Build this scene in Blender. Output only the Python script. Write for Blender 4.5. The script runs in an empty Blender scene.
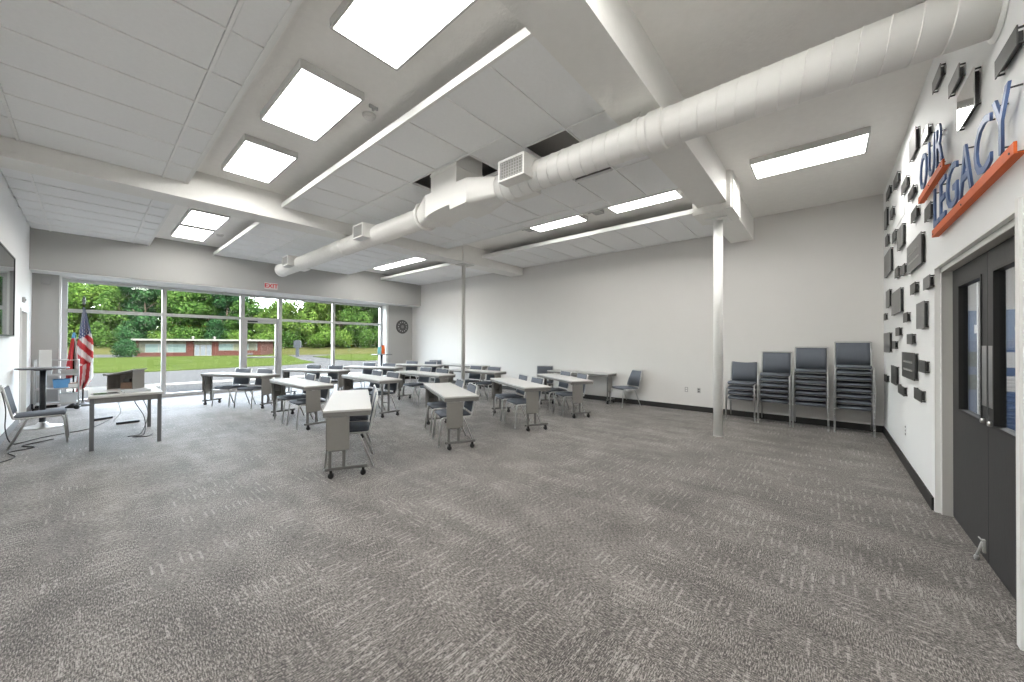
import bpy, bmesh, math, random
from mathutils import Vector, Matrix
R = math.radians
random.seed(7)
COL = bpy.context.scene.collection
SC = bpy.context.scene

# ---------------------------------------------------------------- materials
def nodes(name):
    m = bpy.data.materials.new(name); m.use_nodes = True
    nt = m.node_tree
    return m, nt, nt.nodes['Principled BSDF']

def mat(name, col, rough=.6, metal=0., noise=0., nscale=20., bump=0., bscale=60., spec=.5, stretch=None):
    m, nt, b = nodes(name)
    b.inputs['Roughness'].default_value = rough
    b.inputs['Metallic'].default_value = metal
    b.inputs['Specular IOR Level'].default_value = spec
    c = (*col, 1)
    b.inputs['Base Color'].default_value = c
    tc = nt.nodes.new('ShaderNodeTexCoord')
    if noise:
        n = nt.nodes.new('ShaderNodeTexNoise'); n.inputs['Scale'].default_value = nscale; n.inputs['Detail'].default_value = 3
        src = tc.outputs['Object']
        if stretch:
            mp = nt.nodes.new('ShaderNodeMapping'); mp.inputs['Scale'].default_value = stretch
            nt.links.new(src, mp.inputs[0]); src = mp.outputs[0]
        nt.links.new(src, n.inputs['Vector'])
        mx = nt.nodes.new('ShaderNodeMix'); mx.data_type = 'RGBA'
        mx.inputs[6].default_value = (*[max(0, v*(1-noise)) for v in col], 1)
        mx.inputs[7].default_value = (*[min(1, v*(1+noise)) for v in col], 1)
        nt.links.new(n.outputs['Fac'], mx.inputs[0]); nt.links.new(mx.outputs[2], b.inputs['Base Color'])
    if bump:
        n2 = nt.nodes.new('ShaderNodeTexNoise'); n2.inputs['Scale'].default_value = bscale; n2.inputs['Detail'].default_value = 4
        nt.links.new(tc.outputs['Object'], n2.inputs['Vector'])
        bp = nt.nodes.new('ShaderNodeBump'); bp.inputs['Strength'].default_value = bump; bp.inputs['Distance'].default_value = .01
        nt.links.new(n2.outputs['Fac'], bp.inputs['Height']); nt.links.new(bp.outputs[0], b.inputs['Normal'])
    return m

def emit(name, col, s):
    m = bpy.data.materials.new(name); m.use_nodes = True; nt = m.node_tree; nt.nodes.clear()
    e = nt.nodes.new('ShaderNodeEmission'); e.inputs[0].default_value = (*col, 1); e.inputs[1].default_value = s
    o = nt.nodes.new('ShaderNodeOutputMaterial'); nt.links.new(e.outputs[0], o.inputs[0])
    return m

def glass(name, tint=(.97, .99, .98), base=.05):
    m = bpy.data.materials.new(name); m.use_nodes = True; nt = m.node_tree; nt.nodes.clear()
    t = nt.nodes.new('ShaderNodeBsdfTransparent'); t.inputs[0].default_value = (*tint, 1)
    g = nt.nodes.new('ShaderNodeBsdfGlossy'); g.inputs['Roughness'].default_value = .01
    f = nt.nodes.new('ShaderNodeLayerWeight'); p5 = nt.nodes.new('ShaderNodeMath'); p5.operation = 'POWER'; p5.inputs[1].default_value = 5.; ml = nt.nodes.new('ShaderNodeMath'); ml.operation = 'MULTIPLY_ADD'; ml.inputs[1].default_value = .55; ml.inputs[2].default_value = .02
    nt.links.new(f.outputs['Facing'], p5.inputs[0]); nt.links.new(p5.outputs[0], ml.inputs[0])
    x = nt.nodes.new('ShaderNodeMixShader'); o = nt.nodes.new('ShaderNodeOutputMaterial')
    nt.links.new(ml.outputs[0], x.inputs[0]); nt.links.new(t.outputs[0], x.inputs[1]); nt.links.new(g.outputs[0], x.inputs[2])
    nt.links.new(x.outputs[0], o.inputs[0])
    return m

class NT:                       # tiny maths helper on a node tree
    def __init__(s, nt): s.nt = nt
    def m(s, op, a, b=None, c=None):
        n = s.nt.nodes.new('ShaderNodeMath'); n.operation = op
        for i, v in enumerate((a, b, c)):
            if v is None: continue
            if isinstance(v, (int, float)): n.inputs[i].default_value = v
            else: s.nt.links.new(v, n.inputs[i])
        return n.outputs[0]
    def comb(s, x, y, z=0.):
        n = s.nt.nodes.new('ShaderNodeCombineXYZ')
        for i, v in enumerate((x, y, z)):
            if isinstance(v, (int, float)): n.inputs[i].default_value = v
            else: s.nt.links.new(v, n.inputs[i])
        return n.outputs[0]
    def white(s, v):
        n = s.nt.nodes.new('ShaderNodeTexWhiteNoise'); n.noise_dimensions = '3D'; s.nt.links.new(v, n.inputs[0]); return n.outputs[0]
    def noise(s, v, sc, det=2.):
        n = s.nt.nodes.new('ShaderNodeTexNoise'); n.inputs['Scale'].default_value = sc; n.inputs['Detail'].default_value = det
        s.nt.links.new(v, n.inputs['Vector']); return n.outputs['Fac']
    def ramp(s, f, stops):
        n = s.nt.nodes.new('ShaderNodeValToRGB'); e = n.color_ramp.elements
        while len(e) < len(stops): e.new(.5)
        for i, (p, c) in enumerate(stops): e[i].position = p; e[i].color = (*c, 1)
        s.nt.links.new(f, n.inputs[0]); return n.outputs[0]

def carpet():
    m, nt, b = nodes('carpet'); N = NT(nt)
    tc = nt.nodes.new('ShaderNodeTexCoord'); sp = nt.nodes.new('ShaderNodeSeparateXYZ'); nt.links.new(tc.outputs['Object'], sp.inputs[0])
    x, y = sp.outputs[0], sp.outputs[1]
    # woven threads running both ways
    th1 = N.noise(N.comb(N.m('MULTIPLY', x, 190), N.m('MULTIPLY', y, 34)), 1., 2)
    th2 = N.noise(N.comb(N.m('MULTIPLY', x, 34), N.m('MULTIPLY', y, 190)), 1., 2)
    sp2 = N.noise(N.comb(x, y), 120., 2)
    big = N.noise(N.comb(x, y), 2.6, 3)
    band = N.noise(N.comb(N.m('MULTIPLY', x, 3.4), N.m('MULTIPLY', y, 1.3), 7.), 1., 2)
    def dash(u, v, w, l, p, off):
        cu = N.m('FLOOR', N.m('DIVIDE', u, w)); cv = N.m('FLOOR', N.m('DIVIDE', v, l))
        h = N.white(N.comb(cu, cv, off)); h2 = N.white(N.comb(cu, cv, off+.5))
        fu = N.m('FRACT', N.m('DIVIDE', u, w)); fv = N.m('FRACT', N.m('DIVIDE', v, l))
        a = N.m('MULTIPLY', N.m('GREATER_THAN', fu, .36), N.m('LESS_THAN', fu, .62))
        c = N.m('MULTIPLY', N.m('GREATER_THAN', fv, N.m('MULTIPLY', h2, .45)), N.m('LESS_THAN', fv, N.m('ADD', N.m('MULTIPLY', h2, .4), .56)))
        return N.m('MULTIPLY', N.m('MULTIPLY', a, c), N.m('GREATER_THAN', h, p))
    dA = dash(y, x, .05, .25, .42, 1.)
    dB = dash(x, y, .05, .25, .45, 2.)
    gA = N.m('GREATER_THAN', N.white(N.comb(N.m('FLOOR', N.m('DIVIDE', x, .25)), N.m('FLOOR', N.m('DIVIDE', y, 1.25)), 9.)), .34)
    gB = N.m('MULTIPLY', N.m('GREATER_THAN', N.white(N.comb(N.m('FLOOR', N.m('DIVIDE', y, .25)), N.m('FLOOR', N.m('DIVIDE', x, 1.0)), 5.)), .6), N.m('SUBTRACT', 1., gA))
    d = N.m('MAXIMUM', N.m('MULTIPLY', dA, gA), N.m('MULTIPLY', dB, gB))
    gC = N.m('GREATER_THAN', N.white(N.comb(N.m('FLOOR', N.m('DIVIDE', x, .25)), N.m('FLOOR', N.m('DIVIDE', y, 1.)), 4.)), .45)
    th = N.m('ADD', N.m('MULTIPLY', th1, N.m('SUBTRACT', 1., gC)), N.m('MULTIPLY', th2, gC))
    f = N.m('ADD', N.m('MULTIPLY', th, .46), N.m('MULTIPLY', N.m('ADD', th1, th2), .20))
    f = N.m('ADD', f, N.m('MULTIPLY', sp2, .43))
    f = N.m('ADD', f, N.m('MULTIPLY', N.m('SUBTRACT', big, .5), .10))
    f = N.m('ADD', f, N.m('MULTIPLY', N.m('SUBTRACT', band, .5), .16))
    f = N.m('SUBTRACT', N.m('MULTIPLY', N.m('SUBTRACT', f, .645), 2.5), -.5)
    f = N.m('ADD', f, N.m('MULTIPLY', d, .20))
    c = N.ramp(f, [(.18, (.030, .027, .025)), (.5, (.130, .116, .107)), (.85, (.36, .335, .315))])
    nt.links.new(c, b.inputs['Base Color'])
    b.inputs['Roughness'].default_value = .7; b.inputs['Specular IOR Level'].default_value = .35; b.inputs['Sheen Weight'].default_value = .12; b.inputs['Sheen Roughness'].default_value = .5
    bp = nt.nodes.new('ShaderNodeBump'); bp.inputs['Strength'].default_value = .25; bp.inputs['Distance'].default_value = .004
    nt.links.new(f, bp.inputs['Height']); nt.links.new(bp.outputs[0], b.inputs['Normal'])
    return m

def brick():
    m, nt, b = nodes('brick'); tc = nt.nodes.new('ShaderNodeTexCoord')
    t = nt.nodes.new('ShaderNodeTexBrick'); t.inputs['Scale'].default_value = 5.
    t.inputs['Color1'].default_value = (.031, .011, .008, 1); t.inputs['Color2'].default_value = (.025, .009, .007, 1); t.inputs['Mortar'].default_value = (.03, .02, .017, 1)
    t.inputs['Mortar Size'].default_value = .015
    mp = nt.nodes.new('ShaderNodeMapping'); mp.inputs['Rotation'].default_value = (R(90), 0, 0)
    nt.links.new(tc.outputs['Object'], mp.inputs[0]); nt.links.new(mp.outputs[0], t.inputs[0]); nt.links.new(t.outputs[0], b.inputs['Base Color'])
    b.inputs['Roughness'].default_value = .95; b.inputs['Specular IOR Level'].default_value = .03
    return m

def grass(name, c1, c2):
    m, nt, b = nodes(name); N = NT(nt); tc = nt.nodes.new('ShaderNodeTexCoord')
    f = N.m('ADD', N.m('MULTIPLY', N.noise(tc.outputs['Object'], .35, 5), .6), N.m('MULTIPLY', N.noise(tc.outputs['Object'], 6., 4), .4))
    nt.links.new(N.ramp(f, [(.35, c1), (.65, c2)]), b.inputs['Base Color']); b.inputs['Roughness'].default_value = 1.
    b.inputs['Specular IOR Level'].default_value = 0.
    return m

def leafmat(name, c1, c2, c3):
    m, nt, b = nodes(name); N = NT(nt)
    g = nt.nodes.new('ShaderNodeNewGeometry'); oi = nt.nodes.new('ShaderNodeObjectInfo')
    tc = nt.nodes.new('ShaderNodeTexCoord')
    f = N.m('ADD', N.m('MULTIPLY', g.outputs['Random Per Island'], .55), N.m('MULTIPLY', N.noise(tc.outputs['Object'], .45, 3), .55))
    f = N.m('ADD', f, N.m('MULTIPLY', N.m('SUBTRACT', oi.outputs['Random'], .5), .25))
    col = N.ramp(f, [(.2, c1), (.55, c2), (.9, c3)])
    nt.links.new(col, b.inputs['Base Color']); b.inputs['Roughness'].default_value = .8; b.inputs['Specular IOR Level'].default_value = .03
    tr = nt.nodes.new('ShaderNodeBsdfTranslucent'); nt.links.new(col, tr.inputs[0])
    mx = nt.nodes.new('ShaderNodeMixShader'); mx.inputs[0].default_value = .4
    out = nt.nodes['Material Output']
    nt.links.new(b.outputs[0], mx.inputs[1]); nt.links.new(tr.outputs[0], mx.inputs[2]); nt.links.new(mx.outputs[0], out.inputs[0])
    return m

M = dict(
    wall=mat('wall_paint', (.68, .665, .645), .7, noise=.02, nscale=3, bump=.05, bscale=180, spec=.3),
    wallcool=mat('wall_paint_cool', (.84, .845, .845), .65, noise=.015, nscale=3, bump=.05, bscale=180, spec=.3),
    greyshade=mat('wall_grey_shade', (.43, .425, .41), .7, noise=.02, nscale=3, bump=.05, bscale=180, spec=.3),  # weaker light on the header put into the grey; also alcove, door leaf
    slab=mat('textured_ceiling_paint', (.90, .885, .855), .8, noise=.04, nscale=14, bump=.35, bscale=38, spec=.2),
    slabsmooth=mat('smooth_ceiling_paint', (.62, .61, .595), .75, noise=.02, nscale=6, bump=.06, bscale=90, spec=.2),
    beam=mat('beam_paint', (.84, .83, .80), .7, noise=.03, nscale=14, bump=.3, bscale=40, spec=.25),
    white=mat('white_trim', (.82, .82, .80), .5, noise=.015, nscale=8),
    tile=mat('ceiling_tile', (.88, .885, .885), .9, noise=.03, nscale=30, bump=.12, bscale=320, spec=.15),
    tee=mat('ceiling_tee', (.88, .88, .87), .45, noise=.02, nscale=5),
    duct=mat('painted_duct', (.82, .81, .78), .45, noise=.025, nscale=4, bump=.03, bscale=30),
    ductin=mat('duct_inside_void_shade', (.24, .23, .22), .7, noise=.06, nscale=9),
    grille=mat('grille_metal', (.40, .40, .39), .5, noise=.05, nscale=12),
    base=mat('baseboard_rubber', (.018, .017, .016), .55, noise=.1, nscale=20),
    basegrey=mat('baseboard_grey', (.16, .16, .165), .55, noise=.08, nscale=20),
    frame=mat('door_frame_paint', (0.558, 0.549, 0.522), .5, noise=.02, nscale=8),
    door=mat('stained_dark_wood', (.032, .032, .033), .5, noise=.45, nscale=9, stretch=(9, 9, .7), bump=.08, bscale=60),
    doorblk=mat('black_glazing_bead', (.012, .012, .012), .5, noise=.1, nscale=20),
    alu=mat('anodised_aluminium', (.50, .50, .50), .4, .55, noise=.04, nscale=7),
    steel=mat('brushed_steel', (.62, .62, .62), .3, .9, noise=.06, nscale=25),
    chrome=mat('silver_tube', (.50, .50, .495), .35, .45, noise=.03, nscale=20),
    fabric=mat('slate_blue_fabric', (.132, .145, .168), .9, noise=.18, nscale=220, bump=.1, bscale=500, spec=.2),
    shell=mat('dark_seat_shell', (.045, .05, .06), .6, noise=.1, nscale=30),
    laminate=mat('pale_laminate', (0.528, 0.5236, 0.5104), .6, noise=.03, nscale=60, spec=.25),
    edge=mat('table_edge_band', (.175, .17, .16), .5, noise=.05, nscale=30),
    greige=mat('greige_metal', (.225, .215, .20), .5, .1, noise=.04, nscale=30),
    tleg=mat('table_leg_metal', (.17, .168, .16), .45, .3, noise=.05, nscale=30),
    rubber=mat('black_rubber', (.012, .012, .012), .5, noise=.1, nscale=40),
    black=mat('black_metal', (.022, .024, .028), .4, .2, noise=.08, nscale=30),
    dgrey=mat('dark_grey_metal', (.13, .135, .14), .45, .2, noise=.06, nscale=30),
    plaque=mat('pewter_plaque', (.20, .20, .195), .4, .35, noise=.1, nscale=40),
    plaqdk=mat('dark_plaque', (.085, .085, .083), .45, .3, noise=.1, nscale=40),
    mirror=mat('polished_steel', (.82, .82, .82), .06, 1., noise=.01, nscale=3),
    peg=mat('standoff_and_gap_shade', (.05, .05, .05), .4, .5, noise=.05, nscale=40),
    etch=mat('etched_lettering', (.62, .62, .60), .6, noise=.03, nscale=40),
    blue=mat('sign_blue', (0.08, 0.136, 0.288), .5, .1, noise=.05, nscale=30),
    orange=mat('sign_orange', (.62, .105, .012), .6, 0., noise=.05, nscale=30),
    lectern=mat('taupe_laminate', (.19, .175, .16), .5, noise=.06, nscale=40),
    lecttop=mat('lectern_top_grey', (.42, .42, .41), .45, noise=.04, nscale=40),
    carton=mat('brown_carton', (.27, .17, .12), .8, noise=.1, nscale=30),
    paper=mat('white_paper', (.82, .82, .81), .7, noise=.02, nscale=15),
    bluebin=mat('blue_plastic', (.12, .33, .62), .45, noise=.05, nscale=20),
    clearbin=mat('milky_plastic', (.55, .58, .60), .35, noise=.05, nscale=20),
    red=mat('flag_red', (.55, .045, .055), .8, noise=.08, nscale=30),
    flagwhite=mat('flag_white', (.80, .79, .78), .8, noise=.03, nscale=30),
    flagblue=mat('flag_blue', (.045, .07, .19), .8, noise=.08, nscale=30),
    exitred=mat('exit_red', (.65, .02, .03), .5, noise=.03, nscale=30),
    exitbox=mat('exit_housing', (.72, .66, .64), .5, noise=.02, nscale=30),
    plate=mat('outlet_plate', (.42, .41, .40), .5, noise=.04, nscale=30),
    concrete=mat('concrete', (0.02725, 0.02649, 0.02573), .9, noise=.12, nscale=1.3, bump=.1, bscale=40, spec=.03),
    asphalt=mat('road_asphalt', (0.02213, 0.02149, 0.02094), .9, noise=.14, nscale=.8, bump=.1, bscale=30, spec=.03),
    curb=mat('curb_strip', (.16, .155, .15), .9, noise=.1, nscale=5, spec=.03),  # plain grey of the kerb strip
    lawn=grass('lawn_grass', (0.01387, 0.02039, 0.004567), (0.02203, 0.02855, 0.008156)),
    bank=grass('bank_grass', (0.01898, 0.02126, 0.006834), (0.02885, 0.02734, 0.01139)),
    brick=brick(),
    fascia=mat('roof_fascia', (0.0729, 0.07087, 0.06277), .7, noise=.03, nscale=2, spec=.03),
    curtain=mat('pale_blind', (0.04536, 0.0586, 0.05292), .6, noise=.08, nscale=2, spec=.03),
    curtainy=mat('yellow_blind', (0.04568, 0.04725, 0.02993), .6, noise=.08, nscale=2, spec=.03),
    panel=mat('cream_panel', (0.03375, 0.03375, 0.02363), .7, noise=.05, nscale=3, spec=.03),
    darkglass=mat('dark_glass', (.05, .055, .06), .1, noise=.1, nscale=2),
    bark=mat('tree_bark', (0.036, 0.027, 0.0195), .9, noise=.3, nscale=6, bump=.4, bscale=12, spec=.03),
    leafa=leafmat('leaf_green', (0.006375, 0.01753, 0.003825), (0.01912, 0.04303, 0.007968), (0.04143, 0.07013, 0.01594)),
    leafb=leafmat('leaf_bright', (0.01116, 0.0271, 0.003825), (0.03188, 0.06055, 0.009562), (0.06375, 0.09245, 0.02072)),
    leafc=leafmat('leaf_dark', (0.004275, 0.01425, 0.005343), (0.0114, 0.03207, 0.0114), (0.02671, 0.05698, 0.01959)),
    light=emit('lamp_diffuser', (1., .985, .945), 21.5),
    lframe=mat('lamp_frame', (.58, .575, .56), .5, noise=.02, nscale=9),
    glass=glass('window_glass'), dglass=glass('door_glass', (.93, .95, .96)),
    screen=mat('glossy_black_screen', (.02, .02, .022), .03, noise=.05, nscale=2, spec=1.),
    cable=mat('black_cable', (.02, .02, .02), .6, noise=.1, nscale=30),
    wcable=mat('white_cable', (.5, .5, .5), .6, noise=.05, nscale=30),
    posterb=mat('blue_print', (0.049, 0.084, 0.168), .5, noise=.2, nscale=6),
    navy=mat('sign_navy', (0.07, 0.119, 0.21), .5, noise=.05, nscale=9),
    teal=mat('teal_card', (.25, .62, .66), .6, noise=.1, nscale=30),
    sensor=mat('sensor_plastic', (.72, .71, .69), .5, noise=.02, nscale=30),
    concsign=mat('grey_sign_face', (0.0216, 0.02295, 0.02498), .7, noise=.12, nscale=3, spec=.03),
)
M['carpet'] = carpet()

# ---------------------------------------------------------------- mesh helper
class B:
    def __init__(s): s.bm = bmesh.new()
    def box(s, lo, hi, bev=0., mx=None, seg=2, mi=0):
        lo, hi = Vector(lo), Vector(hi)
        r = bmesh.ops.create_cube(s.bm, size=1.)
        vs = r['verts']; c = (lo+hi)/2; d = hi-lo
        for v in vs: v.co = Vector((v.co.x*d.x, v.co.y*d.y, v.co.z*d.z)) + c
        fs = {f for v in vs for f in v.link_faces}
        if bev:
            es = {e for v in vs for e in v.link_edges}
            rr = bmesh.ops.bevel(s.bm, geom=list(es), offset=min(bev, min(d)*.45), segments=seg, profile=.5, affect='EDGES')
            fs = set(rr['faces']) | {f for f in fs if f.is_valid}
            vs = list({v for f in fs for v in f.verts})
        if mx is not None:
            for v in vs: v.co = mx @ v.co
        for f in fs:
            f.material_index = mi
        return vs
    def face(s, pts, mi=0, smooth=False):
        f = s.bm.faces.new([s.bm.verts.new(p) for p in pts]); f.material_index = mi; f.smooth = smooth; return f
    def prism(s, pts, d, mi=0):                 # polygon (list of 3-D points) pushed along vector d
        d = Vector(d)
        a = [s.bm.verts.new(p) for p in pts]; b = [s.bm.verts.new(Vector(p)+d) for p in pts]; n = len(a)
        fs = [s.bm.faces.new(a), s.bm.faces.new(b[::-1])]
        for i in range(n): fs.append(s.bm.faces.new((a[i], b[i], b[(i+1) % n], a[(i+1) % n])))
        for f in fs: f.material_index = mi
        return fs
    def tube(s, pts, r, seg=10, cap=True, mi=0, rs=None, smooth=True):
        pts = [Vector(p) for p in pts]; n = len(pts); rings = []
        t0 = (pts[1]-pts[0]).normalized()
        up = Vector((0, 0, 1)) if abs(t0.z) < .9 else Vector((1, 0, 0))
        u = t0.cross(up).normalized()
        for i, p in enumerate(pts):
            if i == 0: t = t0
            elif i == n-1: t = (pts[i]-pts[i-1]).normalized()
            else:
                t = ((pts[i+1]-pts[i]).normalized() + (pts[i]-pts[i-1]).normalized())
                t = t.normalized() if t.length > 1e-6 else t0
            u = (u - t*u.dot(t)).normalized(); w = t.cross(u)
            rr = rs[i] if rs else r
            rings.append([s.bm.verts.new(p + (u*math.cos(a) + w*math.sin(a))*rr) for a in [2*math.pi*k/seg for k in range(seg)]])
        for i in range(n-1):
            for k in range(seg):
                f = s.bm.faces.new((rings[i][k], rings[i][(k+1) % seg], rings[i+1][(k+1) % seg], rings[i+1][k])); f.smooth = smooth; f.material_index = mi
        if cap:
            s.bm.faces.new(rings[0][::-1]).material_index = mi; s.bm.faces.new(rings[-1]).material_index = mi
    def cyl(s, a, b, r, seg=16, r2=None, mi=0, smooth=True):
        s.tube([a, b], r, seg, True, mi, [r, r if r2 is None else r2], smooth)
    def lathe(s, prof, c=(0, 0, 0), seg=24, mi=0, axis='z'):
        rings = []
        for (r, h) in prof:
            ring = []
            for k in range(seg):
                a = 2*math.pi*k/seg; p = (r*math.cos(a), r*math.sin(a), h)
                if axis == 'y': p = (p[0], h, p[1])
                if axis == 'x': p = (h, p[0], p[1])
                ring.append(s.bm.verts.new(Vector(c)+Vector(p)))
            rings.append(ring)
        for i in range(len(rings)-1):
            for k in range(seg):
                f = s.bm.faces.new((rings[i][k], rings[i][(k+1) % seg], rings[i+1][(k+1) % seg], rings[i+1][k])); f.smooth = True; f.material_index = mi
        for ring in (rings[0][::-1], rings[-1]):
            s.bm.faces.new(ring).material_index = mi
    def grid(s, fn, nu, nv, mi=None, smooth=True, thick=0.):
        g = [[s.bm.verts.new(fn(i/nu, j/nv)) for j in range(nv+1)] for i in range(nu+1)]
        for i in range(nu):
            for j in range(nv):
                f = s.bm.faces.new((g[i][j], g[i+1][j], g[i+1][j+1], g[i][j+1])); f.smooth = smooth
                if mi: f.material_index = mi((i+.5)/nu, (j+.5)/nv)
        if thick:
            pass

def obj(name, b, m, parent=None, loc=None, rot=None, fix=True):
    me = bpy.data.meshes.new(name)
    if fix: bmesh.ops.recalc_face_normals(b.bm, faces=b.bm.faces[:])
    b.bm.to_mesh(me); b.bm.free()
    for k in (m if isinstance(m, (list, tuple)) else [m]): me.materials.append(M[k] if isinstance(k, str) else k)
    o = bpy.data.objects.new(name, me); COL.objects.link(o)
    if parent: o.parent = parent
    if loc: o.location = loc
    if rot: o.rotation_euler = rot
    return o

def tag(o, label=None, cat=None, group=None, kind=None):
    if label: o['label'] = label
    if cat: o['category'] = cat
    if group: o['group'] = group
    if kind: o['kind'] = kind
    return o

def thing(name, label, cat, loc=(0, 0, 0), rz=0., group=None):
    o = bpy.data.objects.new(name, None); COL.objects.link(o); o.empty_display_size = .1
    o.location = loc; o.rotation_euler = (0, 0, rz)
    return tag(o, label, cat, group)

def struct(name, b, m, parent=None):
    o = obj(name, b, m, parent)
    if not parent: o['kind'] = 'structure'
    return o

def kids(o): return [c for c in bpy.data.objects if c.parent == o]

def copy_tree(o, parent=None):
    c = o.copy(); COL.objects.link(c); c.parent = parent
    for k in KIDS.get(o.name, None) or remember(o): copy_tree(k, c)
    return c
KIDS = {}
def remember(o):
    KIDS[o.name] = kids(o); return KIDS[o.name]

def text_mesh(b, txt, size, mx, depth, mi=0, bold=0.):
    cu = bpy.data.curves.new('letters', 'FONT'); cu.body = txt; cu.size = size; cu.extrude = depth/2; cu.align_x = 'CENTER'; cu.align_y = 'CENTER'; cu.offset = bold
    cu.resolution_u = 3
    o = bpy.data.objects.new('letters', cu); COL.objects.link(o)
    dg = bpy.context.evaluated_depsgraph_get(); dg.update()
    me = bpy.data.meshes.new_from_object(o.evaluated_get(dg))
    me.transform(mx)
    n0 = len(b.bm.faces)
    b.bm.from_mesh(me)
    b.bm.faces.ensure_lookup_table()
    for f in b.bm.faces[n0:]: f.material_index = mi
    bpy.data.objects.remove(o); bpy.data.curves.remove(cu); bpy.data.meshes.remove(me)

# ---------------------------------------------------------------- room numbers (metres)
XL, XR, YN, YH, YA, YG, ZC = -.85, 8.92, -.73, 12.70, 13.30, 13.65, 4.11

b = B(); b.box((XL-.2, YN-.3, -.12), (XR+.2, YG+.08, 0)); struct('floor', b, 'carpet')
b = B(); b.box((XL-.2, YN-.3, ZC), (XR+.2, YG+.3, ZC+.2)); struct('ceiling', b, 'slab')
b = B(); b.box((XR, YN-.3, 0), (XR+.2, YG+.3, ZC)); struct('wall_right', b, 'wall')
# left wall with a door opening near the window
dl0, dl1, dlz = 11.25, 12.25, 2.12
b = B()
b.box((XL-.2, YN-.3, 0), (XL, dl0, ZC)); b.box((XL-.2, dl1, 0), (XL, YG+.3, ZC)); b.box((XL-.2, dl0, dlz), (XL, dl1, ZC))
struct('wall_left', b, 'wallcool')
# near wall (plaques) with the double door opening
dx0, dx1, dz = 3.05, 5.00, 2.20
b = B()
b.box((XL-.2, YN-.16, 0), (dx0, YN, ZC)); b.box((dx1, YN-.16, 0), (XR+.2, YN, ZC)); b.box((dx0, YN-.16, dz), (dx1, YN, ZC))
struct('wall_near', b, 'wallcool')
# window side: deep header over the alcove, alcove end walls, outer wall head
b = B(); b.box((XL, YH, 3.03), (XR, YA+.02, ZC)); struct('wall_header', b, 'greyshade')
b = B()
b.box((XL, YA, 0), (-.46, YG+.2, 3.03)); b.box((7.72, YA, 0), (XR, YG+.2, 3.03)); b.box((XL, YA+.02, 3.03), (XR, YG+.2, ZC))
struct('wall_far', b, 'greyshade')
# white reveal lining round the window
b = B()
b.box((-.47, YA-.012, 3.0), (7.80, YG+.1, 3.028)); b.box((XL, YH+.02, 3.012), (XR, YA-.012, 3.028))
b.box((7.705, YA-.012, 0), (7.80, YG+.1, 3.0)); b.box((-.47, YA-.012, 0), (-.44, YG+.1, 3.0))
struct('trim_1', b, 'white')
# baseboards
b = B(); b.box((XR-.015, YN, 0), (XR, YA, .115)); struct('baseboard_right', b, 'base')
b = B(); b.box((dx1+.03, YN, 0), (XR-.015, YN+.015, .115)); struct('baseboard_near', b, 'base')
b = B(); b.box((XL, YN, 0), (XL+.015, dl0-.06, .11)); b.box((XL, dl1+.06, 0), (XL+.015, YA, .11)); struct('baseboard_left', b, 'basegrey')
b = B(); b.box((XL+.015, YA-.015, 0), (-.48, YA, .11)); b.box((7.81, YA-.015, 0), (XR-.015, YA, .11)); struct('baseboard_far', b, 'base')

# ceiling beams with their deeper boxes at the columns
b = B()
b.box((XL, 7.28, 3.66), (XR, 7.76, ZC)); b.box((6.40, 7.24, 3.65), (7.04, 7.80, ZC))
struct('beam_far', b, 'beam')
b = B()
b.box((XL, 1.15, 3.66), (XR, 1.56, ZC)); b.box((6.28, 1.07, 3.55), (6.90, 1.63, ZC)); b.box((6.22, 1.09, 3.56), (6.28, 1.15, ZC))
struct('beam_near', b, 'beam')
b = B(); b.cyl((6.75, 1.36, 0), (6.75, 1.36, 3.54), .07, 28); b.box((6.58, 1.20, 3.53), (6.92, 1.52, 3.55)); b.lathe([(.07, 0), (.073, 0), (.073, .012), (.07, .014)], (6.75, 1.36, 0), 28)
struct('column_near', b, 'white')
b = B(); b.cyl((6.66, 7.52, 0), (6.66, 7.52, 3.64), .052, 24); b.box((6.50, 7.36, 3.635), (6.90, 7.68, 3.65))
struct('column_far', b, 'frame')

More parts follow.
